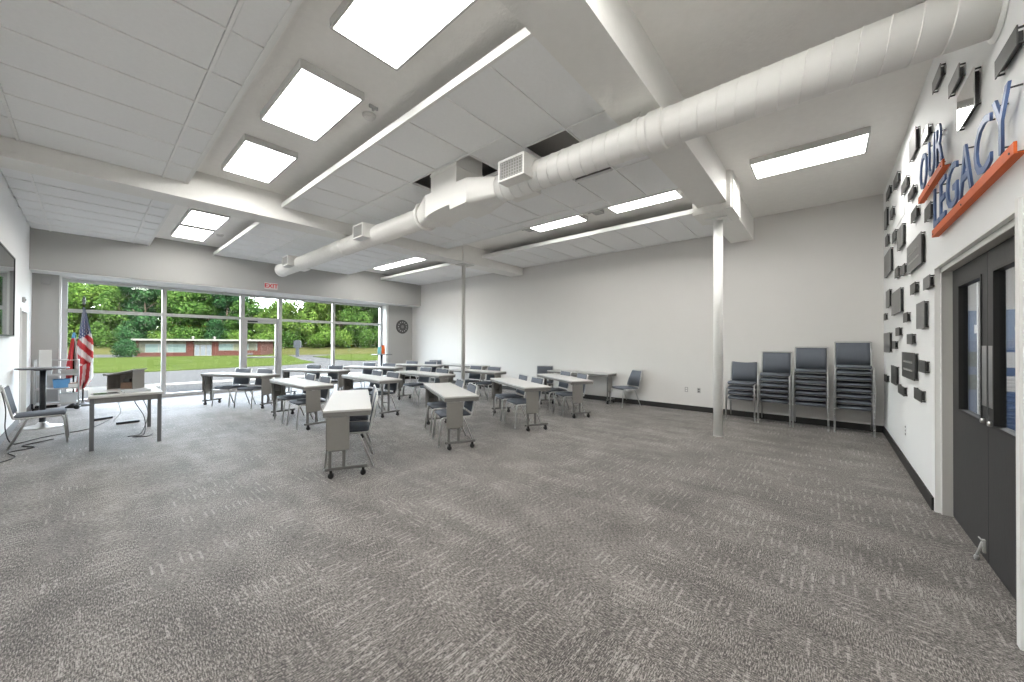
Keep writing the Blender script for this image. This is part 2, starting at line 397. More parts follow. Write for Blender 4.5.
# ---------------------------------------------------------------- hung acoustic ceilings
ZT = 3.88
def cloud(label, x0, x1, y0, y1, ycuts, xcuts, edges, holes=(), xcuts2=None, ysw=0.):
    t = thing('suspended_ceiling', label, 'ceiling panel', ((x0+x1)/2, (y0+y1)/2, ZT), 0, 'suspended tile ceilings')
    ox, oy = (x0+x1)/2, (y0+y1)/2
    tb, gb, eb = B(), B(), B()
    ys = [y0]+[y for y in ycuts if y0 < y < y1]+[y1]
    def inhole(x, y): return any(a < x < c and d < y < e for a, c, d, e in holes)
    for i in range(len(ys)-1):
        xc = xcuts2 if (xcuts2 and ys[i+1] < ysw) else xcuts
        xs = sorted({x0, x1, *[x for x in xc if x0 < x < x1], *[h[k] for h in holes for k in (0, 1) if h[2]-.02 < (ys[i]+ys[i+1])/2 < h[3]+.02]})
        for j in range(len(xs)-1):
            cx, cy = (xs[j]+xs[j+1])/2, (ys[i]+ys[i+1])/2
            if inhole(cx, cy): continue
            tb.box((xs[j]+.017-ox, ys[i]+.015-oy, .006), (xs[j+1]-.017-ox, ys[i+1]-.015-oy, .022))
        for x in xs[1:-1]:
            gb.box((x-.013-ox, ys[i]-oy, -.004), (x+.013-ox, ys[i+1]-oy, .035))
    for y in ys[1:-1]:
        xa = x0
        for h in sorted(holes):
            if h[2]+.02 < y < h[3]-.02:
                gb.box((xa-ox, y-.009-oy, -.002), (h[0]-ox, y+.009-oy, .034)); xa = h[1]
        gb.box((xa-ox, y-.009-oy, -.002), (x1-ox, y+.009-oy, .034))
    for e in edges:
        if e == 'x0': eb.box((x0-.014-ox, y0-oy, -.008), (x0+.02-ox, y1-oy, -.0045)); eb.box((x0-.014-ox, y0-oy, -.005), (x0-ox, y1-oy, .075))
        if e == 'x1': eb.box((x1-.03-ox, y0-oy, -.008), (x1+.014-ox, y1-oy, -.0045)); eb.box((x1-ox, y0-oy, -.005), (x1+.014-ox, y1-oy, .075))
    for x in (x0+.5, x1-.5):
        for y in (y0+.7, (y0+y1)/2, y1-.7): gb.cyl((x-ox, y-oy, .03), (x-ox, y-oy, ZC-ZT), .003, 6)
    obj('tile_field', tb, 'tile', t); obj('tee_grid', gb, 'tee', t)
    if edges: obj('edge_trim', eb, 'white', t)
    return t
yc = [2.20, 2.81, 3.42, 4.08, 4.70, 5.32, 5.95, 6.57]
cloud('suspended tile ceiling along the left wall, camera side of the cross beam', XL, .93, 1.57, 7.27, [y+.04 for y in yc], [-.58, .67], ['x1'])
cloud('suspended tile ceiling above the round duct with open tile gaps, camera side of the cross beam', 2.20, 5.88, 1.57, 7.27, yc, [3.10, 4.32, 5.54], ['x0', 'x1'],
      holes=[(3.43, 4.68, 2.20, 2.81), (3.10, 3.72, 3.42, 4.70)], xcuts2=[3.43, 4.68], ysw=3.0)
cloud('narrow suspended tile ceiling along the long white wall, camera side of the cross beam', 7.13, XR, 1.64, 7.27, [y-.02 for y in yc], [8.80], ['x0'])
yc2 = [8.4, 9.01, 9.62, 10.23, 10.84, 11.45, 12.06]
cloud('suspended tile ceiling along the left wall, window side of the cross beam', XL, .93, 7.81, YH, yc2, [-.58, .67], ['x1'])
cloud('suspended tile ceiling above the far end of the duct, window side of the cross beam', 2.20, 5.88, 7.81, YH, yc2, [3.10, 4.32, 5.54], ['x0', 'x1'])
cloud('narrow suspended tile ceiling in the corner by the long white wall, window side of the cross beam', 7.13, XR, 7.81, YH, yc2, [8.80], ['x0'])

b = B(); b.box((2.6, 1.7, ZC-.012), (5.4, 5.4, ZC)); struct('ceiling_void_shade', b, 'ductin')  # added dark sheet, stands for the shade in the void above the tiles
# ---------------------------------------------------------------- ceiling lights (2 x 4 ft boxes)
def ceiling_light():
    t = thing('ceiling_light', '', 'ceiling light', (0, 0, ZC), 0, 'square box ceiling lights')
    f = B(); w, l, h = .305, .61, .08
    f.box((-w, -l, -h), (-w+.02, l, 0)); f.box((w-.02, -l, -h), (w, l, 0)); f.box((-w+.02, -l, -h), (w-.02, -l+.02, 0)); f.box((-w+.02, l-.02, -h), (w-.02, l, 0)); f.box((-w+.02, -l+.02, -.012), (w-.02, l-.02, 0))
    obj('lamp_frame', f, 'lframe', t)
    d = B(); d.box((-w+.02, -l+.02, -h+.006), (w-.02, l-.02, -.03)); obj('diffuser', d, 'light', t)
    return t
lamp0 = ceiling_light(); remember(lamp0)
lamps = [(1.545, 2.42, 'bright box ceiling light in the left channel, first from the camera'),
 (1.545, 4.265, 'bright box ceiling light in the left channel, second from the camera, beside the smoke detector'),
 (1.545, 6.12, 'bright box ceiling light in the left channel, last before the cross beam'),
 (1.545, 9.84, 'bright box ceiling light just past the cross beam in the left channel'),
 (1.545, 11.26, 'bright box ceiling light closest to the window header in the left channel'),
 (6.36, .22, 'bright box ceiling light on the plain ceiling near the plaque wall'),
 (6.36, 2.49, 'bright slim-looking ceiling light in the right channel, first past the near beam'),
 (6.36, 4.33, 'bright slim-looking ceiling light in the right channel, second past the near beam'),
 (6.36, 9.82, 'bright slim ceiling light in the right channel just past the far beam'),
 (6.36, 11.10, 'bright slim ceiling light in the right channel closest to the window header'),
 (1.545, .22, 'unseen box ceiling light added over the camera by the near beam')]  # unseen fixture, assumed from the matching row and added for its light
for i, (x, y, lab) in enumerate(lamps):
    o = lamp0 if i == 0 else copy_tree(lamp0)
    o.location = (x, y, ZC); o['label'] = lab

def detector(x, y, lab):
    t = thing('smoke_detector', lab, 'smoke detector', (x, y, ZC))
    q = B(); q.lathe([(.075, 0), (.075, -.012), (.06, -.03)], seg=24); obj('base_ring', q, 'sensor', t)
    q = B(); q.lathe([(.055, -.03), (.05, -.045), (.02, -.055)], seg=20); obj('cap', q, 'sensor', t)
detector(2.07, 3.97, 'round white smoke detector beside the second box light'); detector(2.04, 11.15, 'round white smoke detector beside the lights near the window')
q = B(); q.box((-.05, -.012, -.035), (.05, .012, 0), .004); q.box((-.012, -.02, -.05), (.012, .02, -.03), .003); tag(obj('conduit_clip', q, 'grille', None, (2.02, 3.78, ZC)), 'small metal bracket on the ceiling next to the smoke detector', 'bracket')
for y, lab in ((3.42, 'small grey conduit box between the two slim lights of the right channel'), (5.10, 'small grey conduit box past the second slim light of the right channel')):
    q = B(); q.box((-.12, -.09, -.07), (.12, .09, 0), .01); q.cyl((0, .09, -.03), (0, .2, -.03), .012, 8); tag(obj('conduit_box', q, 'grille', None, (6.42, y-.04, ZC)), lab, 'conduit box')

# ---------------------------------------------------------------- the exposed round duct
DX, DZ, DR = 3.33, 3.42, .158
t = thing('air_duct', 'long exposed round white duct with side grilles running to the plaque wall', 'duct', (DX, 5., DZ))
q = B()
def ductpipe(q, y0, y1, r):
    n = 2; q.tube([(0, y0-5, 0), (0, y1-5, 0)], r, 40, True)
def helix(q, y0, y1, r, pitch, rr=.006):
    n = int((y1-y0)/pitch*22); pts = []
    for i in range(n+1):
        a = 2*math.pi*i/22; pts.append((r*math.cos(a), y0-5+pitch*i/22, r*math.sin(a)))
    q.tube(pts, rr, 5, True)
ductpipe(q, YN+.001, 3.30, DR); helix(q, YN+.1, 3.1, DR, .135)
obj('pipe', q, 'duct', t)
q = B(); ductpipe(q, 4.55, 10.98, DR); helix(q, 4.65, 10.9, DR, .125); obj('pipe', q, 'duct', t)
q = B(); q.lathe([(DR+.03, YN+.002-5), (DR+.03, YN+.008-5), (DR, YN+.02-5)], seg=40, axis='y'); obj('wall_collar', q, 'white', t)
q = B(); q.lathe([(DR+.004, 10.90-5), (DR+.012, 10.93-5), (DR+.012, 11.0-5), (DR-.01, 11.02-5), (.05, 11.03-5)], seg=40, axis='y'); obj('end_cap', q, 'duct', t)
for y in (1.32, 7.30):
    q = B(); q.lathe([(DR+.007, y-.03-5), (DR+.010, y-.025-5), (DR+.010, y+.025-5), (DR+.007, y+.03-5)], seg=40, axis='y'); q.cyl((0, y-5, DR), (0, y-5, 3.66-DZ), .006, 8); obj('hanger', q, 'duct', t)
q = B(); q.lathe([(DR+.007, 1.22-5), (DR+.016, 1.20-5), (DR+.016, 1.10-5), (DR+.007, 1.08-5)], seg=40, axis='y'); obj('joint_sleeve', q, 'duct', t)
def side_box(y0, y1, s):
    q = B(); xo = .28*s; xi = .07*s; z0, z1 = -.085, .155
    q.box((min(xi, xo), y0-5, z0), (max(xi, xo), y1-5, z1))
    # saddle skirt to the pipe
    o = obj('diffuser_box', q, 'duct', t)
    g = B(); xa, xb = sorted((xo, xo+.012*s))
    f = .022
    g.box((xa, y0-5, z0), (xb, y1-5, z0+f)); g.box((xa, y0-5, z1-f), (xb, y1-5, z1)); g.box((xa, y0-5, z0+f), (xb, y0+f-5, z1-f)); g.box((xa, y1-f-5, z0+f), (xb, y1-5, z1-f))
    obj('grille_frame', g, 'white', o)
    g = B(); xm = xo+.002*s; n = 9
    g.box((min(xo, xm), y0+f-5, z0+f), (max(xo, xm), y1-f-5, z1-f))
    obj('grille_back', g, 'ductin', o)
    g = B()
    for i in range(n): 
        yy = y0+f+(y1-y0-2*f)*(i+.5)/n-5; xa, xb = sorted((xm, xo+.010*s)); g.box((xa, yy-.006, z0+f), (xb, yy+.006, z1-f))
    for i in range(6):
        zz = z0+f+(z1-z0-2*f)*(i+.5)/6; xa, xb = sorted((xm, xo+.008*s)); g.box((xa, y0+f-5, zz-.003), (xb, y1-f-5, zz+.003))
    obj('grille_louvre', g, 'grille', o)
for (y0, y1) in ((2.47, 2.85), (6.03, 6.39), (9.66, 10.05)):
    side_box(y0, y1, -1); side_box(y0+.2, y1+.2, 1)
# plenum and drop shaft
q = B()
pr = [(3.46, .18), (3.46, -.20), (3.80, -.24)]+[(3.80+.53*math.sin(math.pi/2*k/10), -.20+.10*math.cos(math.pi/2*k/10)**.8*-1+.10) for k in range(11)]+[(4.33, .18)]
pr = [(3.46, .18), (3.46, -.13), (3.78, -.15), (3.80, -.08)]+[(3.80+.53*math.sin(math.pi/2*k/10), -.08-.08*(1-math.cos(math.pi/2*k/10))) for k in range(1, 11)]+[(4.33, .18)]
q.prism([(-.23, y-5, z) for y, z in pr], (.48, 0, 0)); obj('plenum', q, 'duct', t)
q = B(); q.box((-.225, 3.66-5, .18), (.245, 4.2-5, ZC-DZ-.001)); q.box((-.235, 3.65-5, .40), (.255, 4.21-5, .43)); obj('drop_shaft', q, 'duct', t)
def sq2round(q, ya, yb, hw, z0, z1, r, n=32):
    A, Bv = [], []
    for k in range(n):
        a = 2*math.pi*k/n; c, s_ = math.cos(a), math.sin(a); m_ = max(abs(c), abs(s_))
        zz = s_/m_; A.append(q.bm.verts.new((hw*c/m_, ya-5, (z0+z1)/2+(z1-z0)/2*zz))); Bv.append(q.bm.verts.new((r*c, yb-5, r*s_)))
    for k in range(n):
        f = q.bm.faces.new((A[k], A[(k+1) % n], Bv[(k+1) % n], Bv[k])); f.smooth = True
q = B(); sq2round(q, 3.46, 3.05, .235, -.13, .18, DR+.004); obj('transition', q, 'duct', t)
q = B(); sq2round(q, 4.33, 4.62, .235, -.16, .18, DR+.012); q.lathe([(DR+.012, 4.62-5), (DR+.05, 4.60-5), (DR+.055, 4.64-5), (DR+.008, 4.70-5)], seg=40, axis='y'); obj('transition', q, 'duct', t)
# ---------------------------------------------------------------- window wall (storefront)
XM = [-.40, 1.31, 3.06, 4.08, 5.80, 7.66]
ZW, ZTR = 2.985, 2.235
w = thing('window_1', None, None, (0, YG, 0)); w['kind'] = 'structure'
q = B()
fw = .045
for i, x in enumerate(XM):
    a = .05 if i in (2, 3) else fw
    q.box((x-a, -.06, 0), (x+a, .06, ZW))
q.box((XM[0]+fw, -.059, ZW-.07), (XM[-1]-fw, .059, ZW))
q.box((XM[0]+fw, -.058, ZTR-.04), (XM[-1]-fw, .058, ZTR+.04))
q.box((XM[0]+fw, -.058, 0), (XM[2]-.05, .058, .10)); q.box((XM[3]+.05, -.058, 0), (XM[-1]-fw, .058, .10))
obj('window_frame', q, 'alu', w)
for i in range(5):
    g = B(); g.box((XM[i]+.04, -.005, ZTR+.03), (XM[i+1]-.04, .005, ZW-.06)); obj('pane', g, 'glass', w)
    if i != 2: g = B(); g.box((XM[i]+.04, -.005, .09), (XM[i+1]-.04, .005, ZTR-.03)); obj('pane', g, 'glass', w)
d = thing('door_1', None, None, (0, YG, 0)); d['kind'] = 'structure'
q = B(); xa, xb = XM[2]+.055, XM[3]-.055; zt = ZTR-.045
q.box((xa, -.025, .012), (xa+.075, .025, zt)); q.box((xb-.075, -.025, .012), (xb, .025, zt)); q.box((xa+.075, -.025, zt-.09), (xb-.075, .025, zt)); q.box((xa+.075, -.025, .012), (xb-.075, .025, .2))
obj('door_frame', q, 'alu', d)
g = B(); g.box((xa+.07, -.004, .19), (xb-.07, .004, zt-.085)); obj('pane', g, 'glass', d)
g = B(); g.box((xa+.05, -.075, 1.0), (xb-.05, -.045, 1.05), .006); g.box((xa+.02, -.05, .98), (xa+.07, -.02, 1.07)); g.box((xb-.07, -.05, .98), (xb-.02, -.02, 1.07)); obj('push_bar', g, 'alu', d)
g = B(); g.box((xa+.08, -.06, zt-.06), (xa+.34, -.026, zt-.015), .004); obj('door_closer', g, 'black', d)
# left-wall door
d = thing('door_2', None, None, (XL, (dl0+dl1)/2, 0)); d['kind'] = 'structure'
hw = (dl1-dl0)/2
q = B(); q.box((-.14, -hw, 0), (.018, -hw+.05, dlz)); q.box((-.14, hw-.05, 0), (.018, hw, dlz)); q.box((-.14, -hw+.05, dlz-.05), (.018, hw-.05, dlz)); obj('door_frame', q, 'white', d)
q = B(); q.box((-.10, -hw+.05, .008), (-.055, hw-.05, dlz-.052)); obj('leaf', q, 'greyshade', d)
q = B(); q.cyl((-.055, -hw+.12, 1.0), (.0, -hw+.12, 1.0), .011, 10); q.cyl((.0, -hw+.12, 1.0), (.0, -hw+.24, 1.0), .009, 10); obj('door_handle', q, 'steel', d)
# double dark door
d = thing('door_3', None, None, ((dx0+dx1)/2, YN, 0)); d['kind'] = 'structure'
hw = (dx1-dx0)/2
q = B()
for s in (-1, 1):
    a, c = sorted((s*hw, s*(hw-.045))); q.box((a, -.16, 0), (c, -.035, dz-.0))
    a, c = sorted((s*(hw-.045), s*(hw-.06))); q.box((a, -.16, 0), (c, -.145, dz-.05))
q.box((-hw+.045, -.16, dz-.045), (hw-.045, -.035, dz)); obj('door_frame', q, 'frame', d)
q = B(); q.box((-hw-.035, .0, 0), (-hw+.012, .012, dz+.04)); q.box((hw-.012, -.035, 0), (hw, -.0, dz)); q.box((-hw-.035, -.034, 0), (-hw+.0, .0, dz+.0)) if False else None
q.box((-hw+.012, -.03, dz-.012), (hw-.012, 0., dz)); q.box((hw-.05, -.04, 0), (hw-.012, -.034, dz-.012)); q.box((-hw+.012, -.04, dz-.05), (hw-.012, -.034, dz-.012)); obj('casing', q, 'white', d)
LW = hw-.05
for s in (-1, 1):
    x0, x1 = sorted((s*.003, s*(LW)))
    zt = dz-.05; gx0, gx1 = sorted((s*.135, s*(LW-.27+.0))); gx0, gx1 = sorted((s*.15, s*(LW-.235)))
    if s > 0: gx0, gx1 = .12, LW-.20
    else: gx0, gx1 = -(LW-.20), -.12
    gz0, gz1 = .955, 2.01
    q = B()
    q.box((x0, -.145, .012), (gx0, -.10, zt)); q.box((gx1, -.145, .012), (x1, -.10, zt)); q.box((gx0, -.145, .012), (gx1, -.10, gz0)); q.box((gx0, -.145, gz1), (gx1, -.10, zt))
    lf = obj('leaf', q, 'door', d)
    q = B(); e = .018
    q.box((gx0, -.147, gz0), (gx0+e, -.094, gz1)); q.box((gx1-e, -.147, gz0), (gx1, -.094, gz1)); q.box((gx0+e, -.147, gz0), (gx1-e, -.094, gz0+e)); q.box((gx0+e, -.147, gz1-e), (gx1-e, -.094, gz1)); obj('glazing_bead', q, 'doorblk', lf)
    q = B(); q.box((gx0+e, -.124, gz0+e), (gx1-e, -.119, gz1-e)); obj('pane', q, 'dglass', lf)
    q = B(); a, c = sorted((s*.025, s*.115)); q.box((a, -.10, 1.08), (c, -.097, 1.50), .001); obj('push_plate', q, 'steel', lf)
    q = B(); q.lathe([(.018, -.10), (.016, -.085), (.012, -.08)], (s*.075, 0, .975), 14, axis='y'); obj('lock_cylinder', q, 'steel', lf)
    if s > 0:
        q = B(); q.box((.045, -.10, .06), (.075, -.085, .15), .003); q.cyl((.06, -.085, .13), (.06, -.06, .03), .008, 10); q.lathe([(.012, 0), (.015, .02), (.01, .03)], (.06, -.06, .002), 12); q.cyl((.045, -.085, .14), (.09, -.075, .15), .005, 8); obj('door_stop', q, 'grille', lf)
# room beyond the double door
b = B(); b.box((.6, -3.9, -.06), (9.2, YN-.3, -.001)); struct('floor_hall', b, 'carpet')
b = B(); b.box((.6, -4.0, 0), (9.2, -3.9, 2.8)); b.box((.5, -4.0, 0), (.6, YN-.16, 2.8)); b.box((9.2, -4., 0), (9.3, YN-.16, 2.8)); struct('wall_hall', b, 'wall')
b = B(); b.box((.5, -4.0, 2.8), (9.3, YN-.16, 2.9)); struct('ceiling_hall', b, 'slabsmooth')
l = bpy.data.lights.new('hall_fill', 'AREA'); l.energy = 95; l.size = 1.2; l.shape = 'RECTANGLE'; l.size_y = .6; lo = bpy.data.objects.new('hall_fill', l); lo.location = (6.6, -2.2, 2.77); COL.objects.link(lo)  # unseen area light added to brighten the room behind the glass
# big blue printed display standing in the room beyond
t = thing('display_board', 'blue printed display board with white letters seen through the door glass', 'display', (8.6, -1.95, 0), R(90))
q = B(); q.box((-.95, -.03, .02), (.95, .03, 1.58), .008); obj('panel', q, 'posterb', t)
q = B(); q.box((-.95, -.035, 1.58), (.95, .035, 2.02), .006); obj('header', q, 'navy', t)
RX = Matrix.Rotation(R(90), 4, 'X')
for tx, s_ in (('P', .27), ('O', -.12), ('S', -.28)): q = B(); text_mesh(q, tx, .17, Matrix.Translation((s_, .037, 1.74)) @ Matrix.Rotation(R(180), 4, 'Z') @ RX, .006, bold=.006); obj('letter', q, 'paper', t)
for i in range(10):
    x = -.86+(i % 5)*.36; z = .85+.34*(i // 5)
    q = B(); q.box((x, .03, z), (x+.27, .036, z+.22)); obj('photo_print', q, ['teal', 'carton', 'plate', 'curtain', 'paper'][i % 5], t)
if False: obj('photo_print', q, ['teal'], t)
t = thing('white_post', 'slim white post seen through the dark door glass', 'post', (6.0, -1.19, 0)); q = B(); q.box((-.02, -.02, 0), (.02, .02, 2.79), .004); q.box((-.08, -.08, 0), (.08, .08, .03), .004); obj('shaft', q, 'white', t)

# ---------------------------------------------------------------- folding training tables
TL, TW, TZ = 1.83, .50, .755
def training_table():
    t = thing('training_table', '', 'table', (0, 0, 0), 0, 'rolling training tables in rows')
    q = B(); q.box((-TW/2, -TL/2, TZ-.024), (TW/2, TL/2, TZ), .006); top = obj('tabletop', q, 'laminate', t)
    q = B(); i_ = .005; zl, zh = TZ-.075, TZ-.025
    q.box((-TW/2+i_, -TL/2+i_, zl), (TW/2-i_, -TL/2+.03, zh)); q.box((-TW/2+i_, TL/2-.03, zl), (TW/2-i_, TL/2-i_, zh))
    q.box((-TW/2+i_, -TL/2+.03, zl+.012), (-TW/2+.03, TL/2-.03, zh)); q.box((TW/2-.03, -TL/2+.03, zl+.012), (TW/2-i_, TL/2-.03, zh)); obj('apron', q, 'edge', t)
    for s in (-1, 1):
        y = s*(TL/2-.045)
        q = B()
        for x in (-.175, -.035): q.box((x-.016, y-.016, .10), (x+.016, y+.016, TZ-.04), .004)
        q.box((-.225, y-.02, .085), (.21, y+.02, .12), .008)
        for z in (.30, .50): q.cyl((-.16, y, z), (-.05, y, z), .008, 8)
        lg = obj('leg', q, 'tleg', t)
        for x in (-.165, .165):
            c = B()
            for dy in (-.011, .011): c.lathe([(.012, dy-.009), (.03, dy-.008), (.03, dy+.008), (.012, dy+.009)], (x, y, .030), 16, axis='y')
            c.box((x-.014, y-.022, .045), (x+.014, y+.022, .088), .004); obj('caster', c, 'rubber', lg)
        c = B(); yo = y+s*.024; c.box((-.215, min(yo, yo+s*.014), .31), (.02, max(yo, yo+s*.014), TZ-.08), .003); obj('leg_panel', c, 'greige', t)
    return t
tab0 = training_table(); remember(tab0)
TABS = [  # x, y, angle, description
 (2.29, 4.86, -26.5, 'first table from the left in the row closest to the camera'),
 (3.85, 4.72, -26.7, 'second table from the left in the row closest to the camera'),
 (5.46, 4.58, -27.0, 'third table from the left in the row closest to the camera'),
 (6.98, 4.53, -31.0, 'fourth table from the left in the row closest to the camera'),
 (2.62, 7.60, 0., 'first table from the left in the middle row'),
 (4.04, 7.61, -2.0, 'second table from the left in the middle row'),
 (5.52, 7.69, 0., 'third table from the left in the middle row'),
 (7.00, 7.40, 3., 'fourth table from the left in the middle row, past the slim column'),
 (2.34, 10.54, 25.8, 'first table from the left in the row by the window'),
 (4.10, 10.72, 27., 'second table from the left in the row by the window'),
 (5.78, 10.76, 27., 'third table from the left in the row by the window'),
 (7.45, 10.85, 25., 'fourth table from the left in the row by the window'),
 (8.62, 5.02, 0., 'table pushed lengthwise along the long white wall, nearer the stacked chairs'),
 (8.58, 9.55, 2., 'table pushed lengthwise along the long white wall, nearer the window')]
TLAB = []
for i, (x, y, a, desc) in enumerate(TABS):
    o = tab0 if i == 0 else copy_tree(tab0)
    o.location = (x, y, 0); o.rotation_euler.z = R(a)
    o['label'] = 'pale-topped rolling table, ' + desc
    if i == 5:                                   # this one shows bare posts at the near end
        for c in kids(o):
            if c.name.startswith('leg_panel') and c.data.vertices[0].co.y < 0: bpy.data.objects.remove(c)

# ---------------------------------------------------------------- stacking chairs (front faces local -x)
def chair():
    t = thing('stacking_chair', '', 'chair', (0, 0, 0), 0, 'padded stacking chairs at the tables')
    W = .235
    q = B()
    # seat pad with a soft front edge
    n = 10
    prof = [(-.235, .418), (-.243, .432), (-.238, .446), (-.215, .456), (-.12, .462), (.05, .456), (.20, .448), (.222, .440), (.222, .424), (.10, .422), (-.10, .420)]
    q.prism([(x, -.215, z) for x, z in prof], (0, .43, 0)); 
    bmesh.ops.bevel(q.bm, geom=[e for e in q.bm.edges if abs(abs(e.verts[0].co.y)-.215) < 1e-4 and abs(abs(e.verts[1].co.y)-.215) < 1e-4 and abs(e.verts[0].co.y-e.verts[1].co.y) < 1e-4], offset=.01, segments=2, affect='EDGES')
    for f in q.bm.faces: f.smooth = True
    obj('seat', q, 'fabric', t)
    q = B(); q.box((-.225, -.205, .408), (.215, .205, .421), .004); obj('seat_pan', q, 'shell', t)
    tilt = .20
    def bx(z): return .232+(z-.46)*tilt
    q = B()
    def slab(z0, z1, y, th, off):
        pts = []
        N_ = 8
        for i in range(N_+1):
            yy = -y+2*y*i/N_; bow = .004*(1-(yy/y)**2)
            pts.append((yy, bow))
        F, K = [], []
        for z in (z0, (z0+z1)/2, z1):
            F.append([q.bm.verts.new((bx(z)+off+bw, yy, z)) for yy, bw in pts]); K.append([q.bm.verts.new((bx(z)+off+th+bw, yy, z)) for yy, bw in pts])
        for r_ in range(2):
            for i in range(N_):
                for G in (F, K):
                    f = q.bm.faces.new((G[r_][i], G[r_][i+1], G[r_+1][i+1], G[r_+1][i])); f.smooth = True
            for i in (0, N_): q.bm.faces.new((F[r_][i], F[r_+1][i], K[r_+1][i], K[r_][i]))
        for r_ in (0, 2):
            for i in range(N_): q.bm.faces.new((F[r_][i], F[r_][i+1], K[r_][i+1], K[r_][i]))
    slab(.475, .845, .222, .016, -.014)
    bk = obj('backrest', q, 'fabric', t)
    q = B(); slab(.48, .84, .218, .006, .003); obj('back_shell', q, 'shell', bk)
    def legtube(pts):
        return pts
    r = .0125
    for s in (-1, 1):
        y = s*W
        q = B(); q.tube([(-.262, y+s*.01, .004), (-.232, y+s*.004, .34), (-.222, y, .395), (-.20, y, .410)], r, 8); q.lathe([(.013, 0), (.013, .02)], (-.262, y+s*.01, 0), 10); obj('leg', q, 'chrome', t)
        q = B(); q.tube([(.262, y+s*.008, .004), (.13, y+s*.003, .34), (.10, y, .398), (.075, y, .410)], r, 8); q.lathe([(.013, 0), (.013, .02)], (.262, y+s*.008, 0), 10); obj('leg', q, 'chrome', t)
    q = B()
    for s in (-1, 1):
        y = s*W
        q.tube([(-.20, y, .410), (.19, y, .412), (.222, y, .422), (bx(.47), y, .47), (bx(.66), y, .66), (bx(.855), y, .855)], r, 8)
    q.cyl((-.205, -W, .402), (-.205, W, .402), .008, 8); q.cyl((.15, -W, .402), (.15, W, .402), .008, 8)
    q.tube([(bx(.855), -W, .855), (bx(.862), -W+.012, .862), (bx(.862), W-.012, .862), (bx(.855), W, .855)], .007, 8)
    obj('frame', q, 'chrome', t)
    return t
ch0 = chair(); remember(ch0)
used = [0]
def place_chair(x, y, rz, label, group, z=0.):
    o = ch0 if not used[0] else copy_tree(ch0); used[0] = 1
    o.location = (x, y, z); o.rotation_euler.z = rz; o['label'] = label; o['group'] = group
    return o
CO = {0: ((.02, -.34), (.02, .34)), 1: ((-.01, -.43), (.0, .36)), 2: ((-.04, -.36), (-.03, .33)), 3: ((-.06, -.46), (-.06, .30)), 4: ((-.02, -.46), (.0, .30)), 5: ((.02, -.42), (.02, .32)), 6: ((.0, -.36), (.0, .36)), 7: ((.03, -.42), (.04, .30)), 8: ((-.02, -.43), (-.01, .26)), 9: ((.0, -.40), (.0, .34)), 10: ((.0, -.40), (.02, .34)), 11: ((.0, -.40), (.0, .34))}
CDESC = [a+' table, '+r for r in ('camera-side row', 'middle row', 'row by the window') for a in ('leftmost', 'second', 'third', 'fourth')]
jit = random.Random(3)
for i in range(12):
    x, y, a, desc = TABS[i]; ca, sa = math.cos(R(a)), math.sin(R(a))
    for k, (lx, ly) in enumerate(CO[i]):
        place_chair(x+lx*ca-ly*sa, y+lx*sa+ly*ca, R(a+jit.uniform(-3, 3)), 'blue padded chair, ' + ('near' if k == 0 else 'far') + ' seat at the ' + CDESC[i], 'padded stacking chairs at the tables')
place_chair(8.60, 3.76, R(-30), 'blue padded chair standing alone against the long white wall beside the wall table', 'padded stacking chairs at the tables')
place_chair(8.42, 6.05, R(35), 'dark padded chair standing past the end of the nearer wall table', 'padded stacking chairs at the tables')
place_chair(8.55, 11.15, R(60), 'dark padded chair by the long white wall close to the window corner', 'padded stacking chairs at the tables')
place_chair(-.47, 8.80, R(180), 'blue padded chair beside the left wall facing the lectern desk', 'padded stacking chairs at the tables')
# the four stacks
ords = ['top', 'second from the top', 'third from the top', 'fourth from the top', 'fifth from the top', 'sixth from the top', 'seventh from the top', 'bottom']
STK = [(1.31, 4, 'shortest stack, nearest the column'), (.765, 6, 'stack of six, second from the column'), (.235, 7, 'stack of seven, third from the column'), (-.335, 8, 'tallest stack, nearest the corner')]
for y, n, desc in STK:
    for k in range(n):
        lab = 'bottom' if k == 0 else ('topmost' if k == n-1 else ords[n-1-k])
        place_chair(8.66-.012*k, y, 0, lab + ' grey-blue chair in the ' + desc, 'stacked chairs against the long white wall', .1*k)

# ---------------------------------------------------------------- plaque wall
YP = YN+.001
def plaque(xa, xb, z0, z1, label, m='plaque', lines=(), d=.032):
    t = thing('wall_plaque', label, 'plaque', ((xa+xb)/2, YP, (z0+z1)/2), 0, 'metal plaques on the near wall')
    hx, hz = abs(xa-xb)/2, (z1-z0)/2
    q = B(); q.box((-hx, d-.006, -hz), (hx, d, hz), .0015, seg=1); obj('face_plate', q, m, t)
    q = B(); ix, iz = hx-.03, hz-.02
    q.box((-ix, .004, -iz), (ix, d-.006, iz)); obj('gap_shade', q, 'peg', t)  # added dark block, stands for the shade behind the raised plate
    for sx in (-1, 1):
        for sz in (-1, 1): q = B(); q.cyl((sx*(hx-.012), 0, sz*(hz-.012)), (sx*(hx-.012), d-.005, sz*(hz-.012)), .006, 8); obj('standoff', q, 'peg', t)
    if lines:
        q = B(); n = len(lines)
        for i, (tx, w_) in enumerate(lines):
            z = hz*(1-2*(i+.5)/n)*.6
            if tx: text_mesh(q, tx, w_, Matrix.Translation((0, d+.001, z)) @ Matrix.Rotation(R(180), 4, 'Z') @ Matrix.Rotation(R(90), 4, 'X'), .002, bold=.002)
            else:
                k = 0; x = -hx*.7
                while x < hx*.7:
                    k += 1; h_ = w_*(.5, .34, .5, .3, .42)[k % 5]; q.box((x, d, z-w_*.3), (x+.011, d+.001, z-w_*.3+h_)); q.box((x, d, z-w_*.3), (x+.02, d+.001, z-w_*.3+.007)); x += .028
        obj('lettering', q, 'etch', t)
